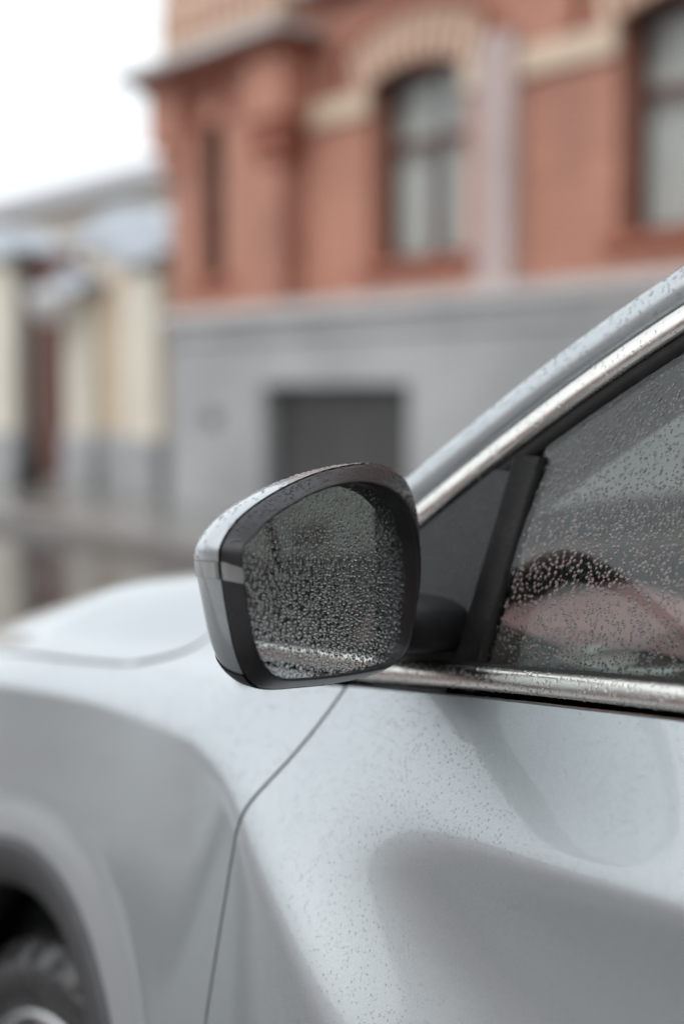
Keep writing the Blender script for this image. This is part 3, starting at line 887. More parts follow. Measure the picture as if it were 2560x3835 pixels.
# rear quarter over the wheel
xq = np.unique(np.r_[RX - 0.4655 * np.cos(np.linspace(0.3, math.pi, 60)), np.linspace(1.66, 2.3, 16)])
P = np.zeros((len(xq), 50, 3))
for i, x in enumerate(xq):
    d2 = 0.463 ** 2 - (x - RX) ** 2
    zl = WZ + math.sqrt(d2) if d2 > 0 else 0.16
    z = zl + np.linspace(0, 1, 50) * (float(zbelt(x)) - zl)
    P[i] = np.stack([np.full(50, x), Yside(np.full(50, x), z), z], 1)
quarter = MB().grid(P).build('rear_quarter', 'silver_paint', car, smooth=True)
# tailgate and front bumper close the body
P = np.zeros((30, 20, 3))
for i, y in enumerate(np.linspace(0.80, YC, 30)):
    for j, z in enumerate(np.linspace(0.2, 1.13, 20)):
        P[i, j] = (2.30 + 0.12 * math.sin((y - 0.8) / 0.8 * math.pi / 2) - 0.10 * max(0, z - 0.6), y, z)
tg = MB().grid(P, flip=True); Q = P[::-1].copy(); Q[:, :, 1] = 2 * YC - Q[:, :, 1]; tg.grid(Q, flip=True)
tg.build('tailgate', 'silver_paint', car, smooth=True)
P = np.zeros((40, 24, 3))
for i, a in enumerate(np.linspace(0, 1, 40)):
    y0 = float(Yside(-2.25, 0.5)); y = y0 + a * (YC - y0)
    for j, z in enumerate(np.linspace(0.14, 0.80 + 0.035 * a, 24)):
        ys = float(Yside(-2.25, min(z, 0.79)))
        P[i, j] = (-2.25 - 0.30 * math.sin(a * math.pi / 2) ** 0.7 * (1 - 0.35 * max(0, (z - 0.45)) / 0.35), max(ys, y) if i == 0 else y + (ys - y0) * (1 - a), z)
fb = MB().grid(P); Q = P[::-1].copy(); Q[:, :, 1] = 2 * YC - Q[:, :, 1]; fb.grid(Q)
fb.build('front_bumper', 'silver_paint', car, smooth=True)
P = np.zeros((14, 2, 3))
MB().box(-2.2, 2.2, 0.84, 2 * YC - 0.84, 0.14, 0.22).build('underbody', 'gap_dark', car)

# --- wheel arch trim, liner, wheels
def arch_trim(wx):
    ang = np.linspace(-0.05, math.pi + 0.05, 90)
    prof = [(0.4615, 0.004), (0.4600, -0.004), (0.452, -0.008), (0.43, -0.008), (0.410, -0.005), (0.402, 0.002), (0.400, 0.03), (0.40, 0.09)]
    P = np.zeros((len(ang), len(prof), 3))
    for i, a in enumerate(ang):
        x0 = wx + 0.463 * math.cos(a); z0 = WZ + 0.463 * math.sin(a)
        ys = float(Yside(x0, z0))
        for j, (r, o) in enumerate(prof):
            P[i, j] = (wx + r * math.cos(a), ys + o, WZ + r * math.sin(a))
    return MB().grid(P, flip=False).build('arch_trim', 'cladding', car, smooth=True)
def arch_liner(wx):
    ang = np.linspace(-0.3, math.pi + 0.3, 50)
    P = np.zeros((50, 4, 3))
    for i, a in enumerate(ang):
        for j, (r, y) in enumerate(((0.412, 0.74), (0.42, 0.80), (0.42, 1.10), (0.02, 1.12))):
            P[i, j] = (wx + r * math.cos(a), y, WZ + r * math.sin(a))
    return MB().grid(P).build('wheel_liner', 'rubber', car, smooth=True)
def wheel(wx, yo, sg):
    """yo = outer face of the tyre, sg=+1 when the face looks to -Y"""
    n = 192
    prof = [(0.222, 0.030, 0), (0.236, 0.010, 0), (0.243, 0.004, 0), (0.247, 0.0035, 0), (0.252, 0.006, 0), (0.262, -0.001, 0), (0.285, -0.006, 0), (0.300, -0.004, 0), (0.304, -0.001, 0), (0.312, 0.006, 1), (0.324, 0.016, 1), (0.331, 0.030, 1), (0.3345, 0.045, 1), (0.335, 0.07, 0), (0.3275, 0.072, 0), (0.3275, 0.08, 0), (0.335, 0.082, 0), (0.335, 0.14, 0), (0.331, 0.19, 1), (0.312, 0.21, 1), (0.285, 0.222, 0), (0.235, 0.20, 0)]
    P = np.zeros((n, len(prof), 3))
    for i in range(n):
        a = 2 * math.pi * i / n
        groove = (i % 6 in (0, 1))
        for j, (r, y, sh) in enumerate(prof):
            r2 = r - (0.012 if (sh and groove) else 0)
            P[i, j] = (wx + r2 * math.cos(a), yo + sg * (y + (0.008 if (sh and groove) else 0)), WZ + r2 * math.sin(a))
    ty = MB().grid(P, closed_u=True, flip=(sg < 0)).build('wheel', 'tyre_rubber', car, smooth=True)
    rp = [(0.243, 0.006), (0.240, 0.0), (0.233, -0.001), (0.228, 0.006), (0.222, 0.03), (0.215, 0.12), (0.225, 0.2)]
    P = np.zeros((96, len(rp), 3))
    for i in range(96):
        a = 2 * math.pi * i / 96
        for j, (r, y) in enumerate(rp):
            P[i, j] = (wx + r * math.cos(a), yo + sg * y, WZ + r * math.sin(a))
    MB().grid(P, closed_u=True).build('rim', 'alloy', ty, smooth=True)
    for k in range(5):
        for d in (-0.13, 0.13):
            a = 2 * math.pi * k / 5 + 0.5
            c0, c1 = a + d * 0.5, a + d
            sp = MB()
            vs = []
            for (r, aa, hw, yo2) in ((0.05, c0, 0.016, 0.030), (0.14, (c0 + c1) / 2, 0.012, 0.022), (0.231, c1, 0.014, 0.010)):
                ca, sa = math.cos(aa), math.sin(aa)
                for (o, q) in ((-hw, 0.012), (-hw * 0.6, 0), (hw * 0.6, 0), (hw, 0.012), (hw, 0.04), (-hw, 0.04)):
                    vs.append((wx + r * ca - o * sa, yo + sg * (yo2 + q), WZ + r * sa + o * ca))
            fs = []
            for s_ in range(2):
                for q in range(6):
                    fs.append((s_ * 6 + q, s_ * 6 + (q + 1) % 6, s_ * 6 + 6 + (q + 1) % 6, s_ * 6 + 6 + q))
            sp.add(vs, fs + [(0, 1, 2, 3, 4, 5), (12, 13, 14, 15, 16, 17)])
            sp.build('spoke', 'alloy', ty, smooth=False)
    hubp = [(0.001, 0.012), (0.03, 0.013), (0.034, 0.018), (0.06, 0.026), (0.068, 0.04), (0.07, 0.07)]
    P = np.zeros((48, len(hubp), 3))
    for i in range(48):
        a = 2 * math.pi * i / 48
        for j, (r, y) in enumerate(hubp):
            P[i, j] = (wx + r * math.cos(a), yo + sg * y, WZ + r * math.sin(a))
    MB().grid(P, closed_u=True).build('hub', 'alloy', ty, smooth=True)
    bp = [(0.05, 0.09), (0.15, 0.088), (0.155, 0.092), (0.155, 0.11)]
    P = np.zeros((48, len(bp), 3))
    for i in range(48):
        a = 2 * math.pi * i / 48
        for j, (r, y) in enumerate(bp):
            P[i, j] = (wx + r * math.cos(a), yo + sg * y, WZ + r * math.sin(a))
    MB().grid(P, closed_u=True).build('brake_disc', 'alloy_dark', ty, smooth=True)
    return ty
for wx in (WX, RX):
    t1 = arch_trim(wx); l1 = arch_liner(wx)
    mirror_copy(t1); mirror_copy(l1)
    wheel(wx, 0.735, 1)
    wheel(wx, 2 * YC - 0.735, -1)

# --- greenhouse: pillar line, glass, trims
def Wy(x, z):
    return 0.79 + 0.40 * (z - 1.02 - 0.1 * np.minimum(x + 0.9, 0.9))
KP = np.array([(-1.20, 0.955), (-1.16, 1.015), (-1.09, 1.075), (-0.989, 1.150), (-0.914, 1.208), (-0.828, 1.268), (-0.735, 1.324), (-0.6, 1.392), (-0.45, 1.452), (-0.25, 1.512), (0.0, 1.552), (0.4, 1.572), (0.9, 1.562), (1.3, 1.505), (1.75, 1.37)])
_kx = np.linspace(-1.20, 1.75, 296); _kz = gsm(np.interp(_kx, KP[:, 0], KP[:, 1]), 5)
kx = _kx; kz = _kz; ky = Wy(kx, kz)
K = np.stack([kx, ky, kz], 1)
T = np.gradient(K, axis=0); T /= np.linalg.norm(T, axis=1)[:, None]
NW = np.array([0.04, -1.0, 0.40]); NW /= np.linalg.norm(NW)
Bv = np.cross(np.tile(NW, (len(K), 1)), T)
Bv /= np.linalg.norm(Bv, axis=1)[:, None]
Bv *= np.sign(Bv[:, 2])[:, None]           # points up and forward, across the pillar
Nv = np.tile(NW, (len(K), 1))
def strip(prof, a=0, b_=None):
    P = np.zeros((len(K), len(prof), 3))
    for j, (bb, aa) in enumerate(prof):
        P[:, j] = K + Bv * bb + Nv * aa
    return P[a:b_]
pil = MB().grid(strip([(0.0, -0.012), (0.0, -0.003), (0.002, 0.001), (0.007, 0.0045), (0.014, 0.006), (0.022, 0.005), (0.030, 0.0015), (0.036, -0.004), (0.0405, -0.012), (0.0425, -0.022), (0.0425, -0.035), (0.040, -0.05)]), flip=True).build('pillar', 'silver_paint', car, smooth=True)
chp = MB().grid(strip([(-0.028, -0.006), (-0.028, 0.001), (-0.0265, 0.004), (-0.022, 0.0062), (-0.015, 0.007), (-0.009, 0.0062), (-0.0055, 0.0035), (-0.0045, 0.0), (-0.0045, -0.01)]), flip=True).build('window_trim', 'chrome', car, smooth=True)
MB().grid(strip([(-0.030, -0.010), (0.004, -0.010)]), flip=True).build('pillar_gap', 'gap_dark', car)
seal = MB().grid(strip([(-0.044, -0.008), (-0.042, -0.002), (-0.036, 0.0), (-0.030, 0.001), (-0.0282, -0.003)], 28), flip=True).build('window_seal', 'rubber', car, smooth=True)
MB().grid(strip([(-0.034, -0.016), (-0.040, -0.05), (-0.030, -0.085), (0.0, -0.10), (0.03, -0.09), (0.04, -0.05)], 12, 110)).build('pillar_trim', 'interior_dark', car, smooth=True)
# top line of the glass
TL = K - Bv * 0.042
ztop = lambda x: np.interp(x, TL[:, 0], TL[:, 2])
zg0 = lambda x: zbelt(x) + 0.02
def pane(name, x0, x1, n=40, m=30, parent=car, thick=0.0035, inset=0.005):
    P = np.zeros((n, m, 3)); Q = np.zeros((n, m, 3))
    for i, x in enumerate(np.linspace(x0, x1, n)):
        a, b_ = float(zg0(x)) - 0.01, float(ztop(x)) + 0.004
        z = np.linspace(a, max(b_, a + 0.004), m)
        cv_ = 0.006 * np.sin(np.linspace(0, math.pi, m))
        P[i] = np.stack([np.full(m, x), Wy(x, z) + inset - cv_, z], 1)
        Q[i] = P[i] + np.array([0, thick, 0])
    mb = MB().grid(P).grid(Q, flip=True)
    return mb.build(name, 'car_glass', parent, smooth=True)
fwin = pane('side_window', -0.846, 0.10)
rwin = pane('side_window', 0.16, 0.98)
qwin = pane('side_window', 1.05, 1.55)
def wpoly(mb, x0f, x1f, z0f, z1f, off, n=24, m=24):
    P = np.zeros((n, m, 3))
    for j, t in enumerate(np.linspace(0, 1, m)):
        for i, s in enumerate(np.linspace(0, 1, n)):
            z = z0f + t * (z1f - z0f)
            x = x0f(z) + s * (x1f(z) - x0f(z))
            P[i, j] = (x, Wy(x, z) - off(s, t), z)
    return mb.grid(P)
# mirror triangle at the front of the window
xl = lambda z: np.interp(z, (K - Bv * 0.030)[:, 2][:70], (K - Bv * 0.030)[:, 0][:70])
P = np.zeros((30, 30, 3))
for j, t in enumerate(np.linspace(0, 1, 30)):
    z = 0.992 + t * (1.183 - 0.992)
    xa = float(xl(z)); xb_ = -0.875
    for i, s in enumerate(np.linspace(0, 1, 30)):
        x = xa + s * (xb_ - xa)
        zz = z
        P[i, j] = (x, Wy(x, zz) - 0.001 + 0.010 * (x + 0.875) ** 2 * 4 , zz)
sail = MB().grid(P).build('mirror_triangle', 'sail_plastic', car, smooth=True)
def channel(xa, xb_, z0, name, mat, out):
    P = np.zeros((30, 7, 3))
    for i, t in enumerate(np.linspace(0, 1, 30)):
        z = z0 + t * (float(np.interp(xa, TL[:, 0], TL[:, 2])) + 0.012 - z0)
        for j, (s, o) in enumerate(((0, 0.008), (0.02, -out), (0.12, -out - 0.002), (0.25, -out * 0.3), (0.75, -out * 0.3), (0.97, -out), (1, 0.008))):
            x = xa + s * (xb_ - xa)
            P[i, j] = (x, float(Wy(x, z)) + o, z)
    return MB().grid(P, flip=True).build(name, mat, car, smooth=True)
ch1 = channel(-0.8755, -0.842, 1.006, 'window_channel', 'rubber', 0.003)
bp1 = channel(0.095, 0.165, 1.06, 'door_pillar', 'gloss_black', 0.002)
bp2 = channel(0.975, 1.055, 1.10, 'door_pillar', 'gloss_black', 0.002)
# belt trim
xs = np.linspace(-1.155, 1.60, 240)
P = np.zeros((len(xs), 11, 3)); P2 = np.zeros((len(xs), 6, 3))
for i, x in enumerate(xs):
    zb = float(zbelt(x)); yb = float(Yside(x, zb))
    e = float(smooth01((x + 1.155) / 0.06))
    for j, (dy, dz_) in enumerate(((0.012, 0.0028), (0.0035, 0.0028), (0.0005, 0.0034), (-0.0005, 0.005), (0.0, 0.0085), (0.0012, 0.012), (0.0028, 0.0142), (0.0050, 0.0158), (0.0085, 0.0166), (0.0125, 0.0166), (0.014, 0.012))):
        P[i, j] = (x, yb + dy, zb + 0.001 + 1.28 * dz_ * (0.35 + 0.65 * e))
    yw = float(Wy(x, zb + 0.02)) + 0.004
    ya = yb + 0.013
    for j, s in enumerate(np.linspace(0, 1, 6)):
        P2[i, j] = (x, ya + s * (max(yw, ya + 0.006) - ya), zb + 0.0222 + 0.003 * math.sin(s * math.pi) - 0.001 * s)
btrim = MB().grid(P).build('belt_trim', 'chrome', car, smooth=True)
bseal = MB().grid(P2).build('belt_seal', 'rubber', car, smooth=True)
# windscreen, roof, rear window
WSX = np.linspace(0, 1, 30)
top_i = int(np.argmin(abs(kx + 0.25)))
edge = (K + Bv * 0.040 - Nv * 0.045)
P = np.zeros((40, 21, 3))
for i, ii in enumerate(np.linspace(4, top_i, 40).astype(int)):
    e = edge[ii]
    for j, s in enumerate(np.linspace(0, 1, 21)):
        y = e[1] + s * 2 * (YC - e[1])
        bow = 0.17 * (1 - (2 * s - 1) ** 2)
        P[i, j] = (e[0] - bow, y, e[2] + 0.03 * (1 - (2 * s - 1) ** 2))
wsc = MB().grid(P, flip=True).build('windscreen', 'car_glass', car, smooth=True)
Pf = P.copy()
fb_ = MB().grid(P[:, :2] + np.array([0.004, 0, -0.003]), flip=True).grid(P[:, -2:] + np.array([0.004, 0, -0.003]), flip=True).grid(P[-3:] + np.array([0.004, 0, -0.003]), flip=True).grid(P[:4] + np.array([0.004, 0, -0.003]), flip=True)
fb_.build('windscreen_border', 'rubber', car, smooth=True)
end_i = int(np.argmin(abs(kx - 1.62)))
P = np.zeros((50, 21, 3))
for i, ii in enumerate(np.linspace(top_i, end_i, 50).astype(int)):
    e = edge[ii]
    for j, s in enumerate(np.linspace(0, 1, 21)):
        q = 1 - (2 * s - 1) ** 2
        P[i, j] = (e[0] - 0.17 * q * max(0, 1 - i / 18), e[1] + s * 2 * (YC - e[1]), e[2] + 0.005 + 0.055 * q)
MB().grid(P, flip=True).build('roof', 'silver_paint', car, smooth=True)
MB().grid(P - np.array([0, 0, 0.03])).build('headlining', 'headlining', car, smooth=True)
P3 = np.zeros((12, 21, 3))
for i in range(12):
    t = i / 11
    for j in range(21):
        p = P[-1, j]; s = j / 20; q = 1 - (2 * s - 1) ** 2
        yb = 0.86 + s * 2 * (YC - 0.86)
        P3[i, j] = (p[0] + t * (2.22 + 0.1 * q - p[0]), p[1] + t * (yb - p[1]), p[2] + t * (1.12 - p[2]))
MB().grid(P3, flip=True).build('rear_window', 'car_glass', car, smooth=True)
# dark cowl between bonnet and windscreen
P = np.zeros((20, 30, 3))
for j, y in enumerate(np.linspace(0.95, 2 * YC - 0.95, 30)):
    q = 1 - ((y - YC) / (YC - 0.95)) ** 2
    for i, t in enumerate(np.linspace(0, 1, 20)):
        x0 = -1.42 - 0.04 * q; x1 = -1.12 - 0.12 * q
        P[i, j] = (x0 + t * (x1 - x0), y, 0.985 + 0.04 * q + 0.012 * math.sin(t * math.pi))
MB().grid(P, flip=True).build('cowl_panel', 'black_plastic', car, smooth=True)

# --- cabin
def rbox(name, x0, x1, y0, y1, z0, z1, mat, bev, parent=car, seg=4, smooth=True):
    o = MB().box(x0, x1, y0, y1, z0, z1).build(name, mat, parent, smooth=smooth)
    b = o.modifiers.new('bevel', 'BEVEL'); b.width = bev; b.segments = seg; b.limit_method = 'NONE'
    return o
P = np.zeros((30, 16, 3))
for i, y in enumerate(np.linspace(0.86, 2 * YC - 0.86, 30)):
    q = math.exp(-((y - 1.22) / 0.20) ** 2)
    prof = [(-1.40, 1.015), (-1.15, 0.992), (-0.95, 0.995), (-0.86, 0.995 + 0.04 * q), (-0.78, 0.99 + 0.05 * q), (-0.74, 0.975 + 0.04 * q), (-0.735, 0.955 + 0.02 * q), (-0.76, 0.93), (-0.78, 0.90), (-0.74, 0.87), (-0.715, 0.84), (-0.72, 0.78), (-0.75, 0.70), (-0.80, 0.62), (-0.9, 0.5), (-1.0, 0.4)]
    for j, (x, z) in enumerate(prof):
        P[i, j] = (x, YC + (y - YC) * {0: 0.66, 1: 0.86}.get(j, 1.0), z)
dash = MB().grid(P).build('dashboard', 'interior_dark', car, smooth=True)
Pd = np.array([[P[i, j] + np.array([0, 0, 0.004]) for j in range(6)] for i in range(30) if 0.97 < P[i, 3, 1] < 1.40])
MB().grid(Pd).build('reflection_pad', 'rose_reflection', dash, smooth=True)  # rose sheet on the dashboard stands in for the window's pink reflection
rbox('dashboard_inlay', -0.745, -0.712, 0.90, 2 * YC - 0.90, 0.80, 0.865, 'interior_dark', 0.01, dash)
P = np.zeros((40, 9, 3))
for i in range(40):
    t = 2 * math.pi * i / 40
    for j, (r, h) in enumerate(((0.066, -0.004), (0.064, 0.006), (0.058, 0.011), (0.050, 0.009), (0.046, 0.002), (0.04, 0.004), (0.026, 0.008), (0.012, 0.010), (0.001, 0.0105))):
        P[i, j] = (-0.87 + r * 1.1 * math.cos(t), 1.0 + r * math.sin(t), 0.997 + h)
MB().grid(P, closed_u=True).build('speaker_ring', 'satin_silver', dash, smooth=True)
rbox('air_vent', -0.75, -0.722, 0.905, 0.99, 0.872, 0.93, 'satin_silver', 0.012, dash)
# steering wheel
swc = Vector((-0.47, 1.22, 0.93)); ax = Vector((0.90, 0, 0.43)).normalized()
e1 = Vector((0, 1, 0)); e2 = ax.cross(e1).normalized()
sw = MB().tube([swc + (e1 * math.cos(t) + e2 * math.sin(t)) * 0.185 for t in np.linspace(0, 2 * math.pi, 48, endpoint=False)], 0.016, 10, closed=True).build('steering_wheel', 'interior_dark', car, smooth=True)
hb_ = MB().tube([swc - ax * 0.05, swc - ax * 0.01, swc + ax * 0.012], [0.05, 0.075, 0.06], 20).build('hub', 'interior_dark', sw, smooth=True)
for t in (0.0, math.pi, -math.pi / 2 if e2.z > 0 else math.pi / 2):
    d = e1 * math.cos(t) + e2 * math.sin(t)
    MB().tube([swc + d * 0.06, swc + d * 0.12, swc + d * 0.178], [0.02, 0.014, 0.016], 8).build('spoke', 'satin_silver', sw, smooth=True)
MB().tube([swc - ax * 0.05, swc - ax * 0.28], 0.04, 12).build('steering_column', 'interior_dark', sw, smooth=True)
def lean(o, k, z0):
    oz = origin_of(o).z
    for v in o.data.vertices:
        v.co.x += k * (v.co.z + oz - z0)
for yc, fx in ((1.22, 0.0), (1.98, -0.12)):
    st = rbox('seat', -0.40 + fx, 0.14 + fx, yc - 0.25, yc + 0.25, 0.42, 0.58, 'seat_cloth', 0.06)
    bk = rbox('backrest', 0.06 + fx, 0.20 + fx, yc - 0.25, yc + 0.25, 0.50, 1.14, 'seat_cloth', 0.06, st)
    lean(bk, 0.26, 0.5)
    hr = rbox('headrest', 0.24 + fx, 0.34 + fx, yc - 0.14, yc + 0.14, 1.17, 1.36, 'seat_cloth', 0.045, st)
    lean(hr, 0.1, 1.1)
rbox('rear_bench', 0.75, 1.25, 0.95, 2 * YC - 0.95, 0.45, 0.62, 'seat_cloth', 0.05)
rbox('rear_backrest', 1.2, 1.38, 0.95, 2 * YC - 0.95, 0.6, 1.12, 'seat_cloth', 0.05)
rbox('interior_mirror', -0.62, -0.59, YC - 0.13, YC + 0.13, 1.36, 1.43, 'interior_dark', 0.014)
MB().box(-1.05, 1.9, 0.90, 2 * YC - 0.90, 0.22, 0.30).build('cabin_floor', 'interior_dark', car)
P = np.zeros((40, 6, 3))
for i, x in enumerate(np.linspace(-1.05, 1.5, 40)):
    zb = float(zbelt(x))
    for j, (y, z) in enumerate(((0.815, zb + 0.012), (0.84, zb + 0.008), (0.865, zb - 0.02), (0.875, zb - 0.10), (0.895, 0.6), (0.90, 0.3))):
        P[i, j] = (x, y, z)
dcard = MB().grid(P, flip=True).build('door_card', 'interior_dark', car, smooth=True)

for o in (fender, cowl_c, door, rdoor, quarter, pil, chp, seal, fwin, rwin, qwin, sail, ch1, bp1, bp2, btrim, bseal, dcard, back):
    mirror_copy(o)

# --- door mirror
MC = np.array([-0.84, 0.614, 1.11])
ma = R_(15)
mn = np.array([math.cos(ma), math.sin(ma), 0.0])         # out of the glass, to the rear
mu_ = np.array([-math.sin(ma), math.cos(ma), 0.0])        # towards the car
mw = np.array([0, 0, 1.0])
GL = [(-0.0681, 0.0307), (-0.0607, 0.037), (-0.0439, 0.0484), (-0.0229, 0.0567), (0.0008, 0.0644), (0.0295, 0.0692), (0.0465, 0.0697), (0.0616, 0.0676), (0.0772, 0.0615), (0.0931, 0.0494), (0.1047, 0.0316), (0.1114, 0.0139), (0.1131, -0.0063), (0.1121, -0.0264), (0.1087, -0.0519), (0.1029, -0.067), (0.0936, -0.0729), (0.0731, -0.0748), (0.0294, -0.0716), (-0.0116, -0.0673), (-0.0312, -0.0629), (-0.0427, -0.0553), (-0.0521, -0.0436), (-0.0594, -0.026), (-0.0638, -0.0063), (-0.0673, 0.013)]
BZ = [(-0.0892, 0.0275), (-0.0859, 0.0359), (-0.0787, 0.044), (-0.0679, 0.052), (-0.0495, 0.0609), (-0.0228, 0.0702), (0.0089, 0.0778), (0.0422, 0.0821), (0.0682, 0.0827), (0.0906, 0.0799), (0.1092, 0.0732), (0.121, 0.0634), (0.1295, 0.0485), (0.1345, 0.0265), (0.1339, 0.0032), (0.13, -0.0211), (0.1241, -0.0423), (0.117, -0.0632), (0.11, -0.0753), (0.0959, -0.0818), (0.0686, -0.0847), (0.0294, -0.0833), (-0.0117, -0.0789), (-0.039, -0.0754), (-0.056, -0.0701), (-0.067, -0.0593), (-0.0759, -0.0402), (-0.0828, -0.0142), (-0.0874, 0.0088)]
NA = 240
mc2 = np.array([0.022, 0.0])
def polar(c):
    c = resample_closed(c, 400) - mc2
    c[:, 0] = c[:, 0] * 1.085 + 0.0002
    c[:, 1] = c[:, 1] * 1.015 - 0.0004
    a = np.arctan2(c[:, 1], c[:, 0]); r = np.hypot(c[:, 0], c[:, 1])
    o = np.argsort(a); a = a[o]; r = r[o]
    th = np.linspace(-math.pi, math.pi, NA, endpoint=False)
    rr = np.interp(th, np.r_[a[-1] - 2 * math.pi, a, a[0] + 2 * math.pi], np.r_[r[-1], r, r[0]])
    return np.stack([rr * np.cos(th), rr * np.sin(th)], 1) + mc2
Bz2 = polar(BZ); Gl2 = polar(GL)
Op2 = Gl2.copy()
Op2[:, 0] += 0.018 * smooth01((Gl2[:, 0] - 0.02) / 0.09)
_k = np.linalg.norm(Op2 - mc2, axis=1) / np.linalg.norm(Bz2 - mc2, axis=1)
Op2 = mc2 + (Op2 - mc2) * np.minimum(1, 0.982 / _k)[:, None]
def m3(p2, d):
    p2 = np.atleast_2d(p2)
    d = np.asarray(d)
    return MC + p2[:, :1] * mu_ + p2[:, 1:2] * mw + (d[:, None] if d.ndim else d) * mn
def lerp(a, b_, t): return a + (b_ - a) * t
def ofs(c, k): return mc2 + (c - mc2) * k
# bezel
DB = -0.016                      # the band leans: its outer edge lies forward of the crest
def shf(c, d):
    return c + np.array([-1.22 * d, 0.0])
Bo2 = shf(Bz2, DB)
band = lambda t, d: (lerp(Bo2, Op2, t), d)
rings = [(ofs(Bo2, 0.975), DB - 0.006), (ofs(Bo2, 0.992), DB - 0.002), band(0.015, DB + 0.0015), band(0.08, DB + 0.0035), band(0.3, DB + 0.0080), band(0.55, DB + 0.0130), band(0.78, DB + 0.0172), band(0.90, DB + 0.0186), band(0.965, DB + 0.0180), (Op2, DB + 0.0155), (ofs(Op2, 0.985), -0.026)]
Pb = np.stack([m3(c, d) for c, d in rings], 1)
# shell behind the bezel
phis = np.linspace(0, math.pi / 2, 22)
DS = 0.080
shell_r = []
front_shift = np.array([0.020, -0.004])
for ph in phis:
    sc = math.cos(ph) ** 0.72
    mo = mc2 + np.array([-1.22 * DB, 0.0])
    c = mo + (Bo2 - mo) * (1.008 * max(sc, 0.004)) + front_shift * math.sin(ph) ** 2
    shell_r.append((c, DB - 0.001 - DS * math.sin(ph) ** 1.05))
Ps = np.stack([m3(c, d) for c, d in shell_r], 1)
w0 = Bz2[:, 1]; u0 = Bz2[:, 0]
idx = np.arange(NA)
is_ind = (u0 < 0.0) & (w0 > 0.0105) & (w0 < 0.0255)
is_low = (u0 < 0.0) & (w0 <= 0.0105) & (w0 > -0.060)
is_base = ((w0 <= -0.060)) | ((u0 > 0.10) & (w0 < 0.045))
def sub_shell(P, mask, j0=0, j1=None, push=0.0):
    mb = MB()
    j1 = j1 or P.shape[1]
    vid = {}
    verts, faces = [], []
    for i in range(NA):
        if not mask[i]:
            continue
        for j in range(j0, j1 - 1):
            q = []
            for (a, b_) in ((i, j), (i, j + 1), ((i + 1) % NA, j + 1), ((i + 1) % NA, j)):
                if (a, b_) not in vid:
                    vid[(a, b_)] = len(verts)
                    p = P[a, b_]
                    if push:
                        c = MC + mn * -0.03 + mu_ * 0.02
                        dd = p - c; p = p + dd / np.linalg.norm(dd) * push
                    verts.append(p)
                q.append(vid[(a, b_)])
            faces.append(tuple(q))
    mb.add(verts, faces)
    return mb
mirror = sub_shell(Ps, ~(is_ind | is_low | is_base)).build('door_mirror', 'silver_paint', car, smooth=True, loc=tuple(MC))
sub_shell(Ps, is_low, push=-0.0008).build('lower_shell', 'silver_paint', mirror, smooth=True)
sub_shell(Ps, is_base, push=0.0003).build('base_shell', 'cladding', mirror, smooth=True)
sub_shell(Ps, is_ind, 0, 15, push=0.0006).build('indicator_lens', 'lamp_lens', mirror, smooth=True)
sub_shell(Ps, is_ind, 0, 16, push=-0.004).build('indicator_reflector', 'satin_silver', mirror, smooth=True)
bezel = sub_shell(Pb, np.ones(NA, bool)).build('bezel', 'bezel_black', mirror, smooth=True)
sub_shell(Pb, is_ind, 2, 8, push=0.0010).build('indicator_window', 'lamp_lens', mirror, smooth=True)
# convex glass
NR = 26
Gg = ofs(Op2, 1.002)
Pg = np.zeros((NA, NR, 3))
for j, k in enumerate(np.linspace(0.002, 1, NR)):
    c = ofs(Gg, k)
    r2 = ((c - mc2) ** 2).sum(1)
    gt_ = 0.02 * (c[:, 0] - mc2[0]) * 0
    Pg[:, j] = m3(c, -0.0035 - r2 / 2.6 - 0.062 * c[:, 1] - 0.02 * (c[:, 0] - mc2[0]))
mglass = MB().grid(Pg, closed_u=True).build('mirror_glass', 'mirror_silver', mirror, smooth=True)
# foot that carries the mirror on the door
fp = []
for t, (cx, cy, cz, hx, hz) in zip(np.linspace(0, 1, 5), ((-0.935, 0.690, 1.056, 0.030, 0.016), (-0.932, 0.720, 1.056, 0.040, 0.018), (-0.930, 0.750, 1.055, 0.055, 0.021), (-0.935, 0.775, 1.053, 0.066, 0.023), (-0.945, 0.812, 1.050, 0.070, 0.024))):
    ring = []
    for k in range(28):
        a = 2 * math.pi * k / 28
        ca, sa = math.cos(a), math.sin(a)
        ring.append((cx + hx * math.copysign(abs(ca) ** 0.55, ca), cy, cz + hz * math.copysign(abs(sa) ** 0.55, sa)))
    fp.append(ring)
mb = MB().grid(np.array(fp).transpose(1, 0, 2), closed_u=True)
mb.add(fp[0], [tuple(range(28))])
foot = mb.build('mirror_foot', 'black_plastic', mirror, smooth=True)

# ------------------------------------------------------------------ rain
def cap_template(NSEG=10, RHO=(1.03, 0.97, 0.80, 0.50, 0.0)):
    v, f = [], []
    for q, r in enumerate(RHO[:-1]):
        for k in range(NSEG):
            a = 2 * math.pi * k / NSEG
            v.append((r * math.cos(a), r * math.sin(a), -0.06 if q == 0 else (1 - r * r) ** 0.55))
    v.append((0, 0, 1.0))
    for q in range(len(RHO) - 2):
        for k in range(NSEG):
            k2 = (k + 1) % NSEG
            f.append((q * NSEG + k, q * NSEG + k2, (q + 1) * NSEG + k2, (q + 1) * NSEG + k))
    top = len(v) - 1
    b0 = (len(RHO) - 2) * NSEG
    for k in range(NSEG):
        f.append((b0 + k, b0 + (k + 1) % NSEG, top))
    return np.array(v), f
HIGHCAP = cap_template()
LOWCAP = cap_template(7, (1.03, 0.93, 0.60, 0.0))

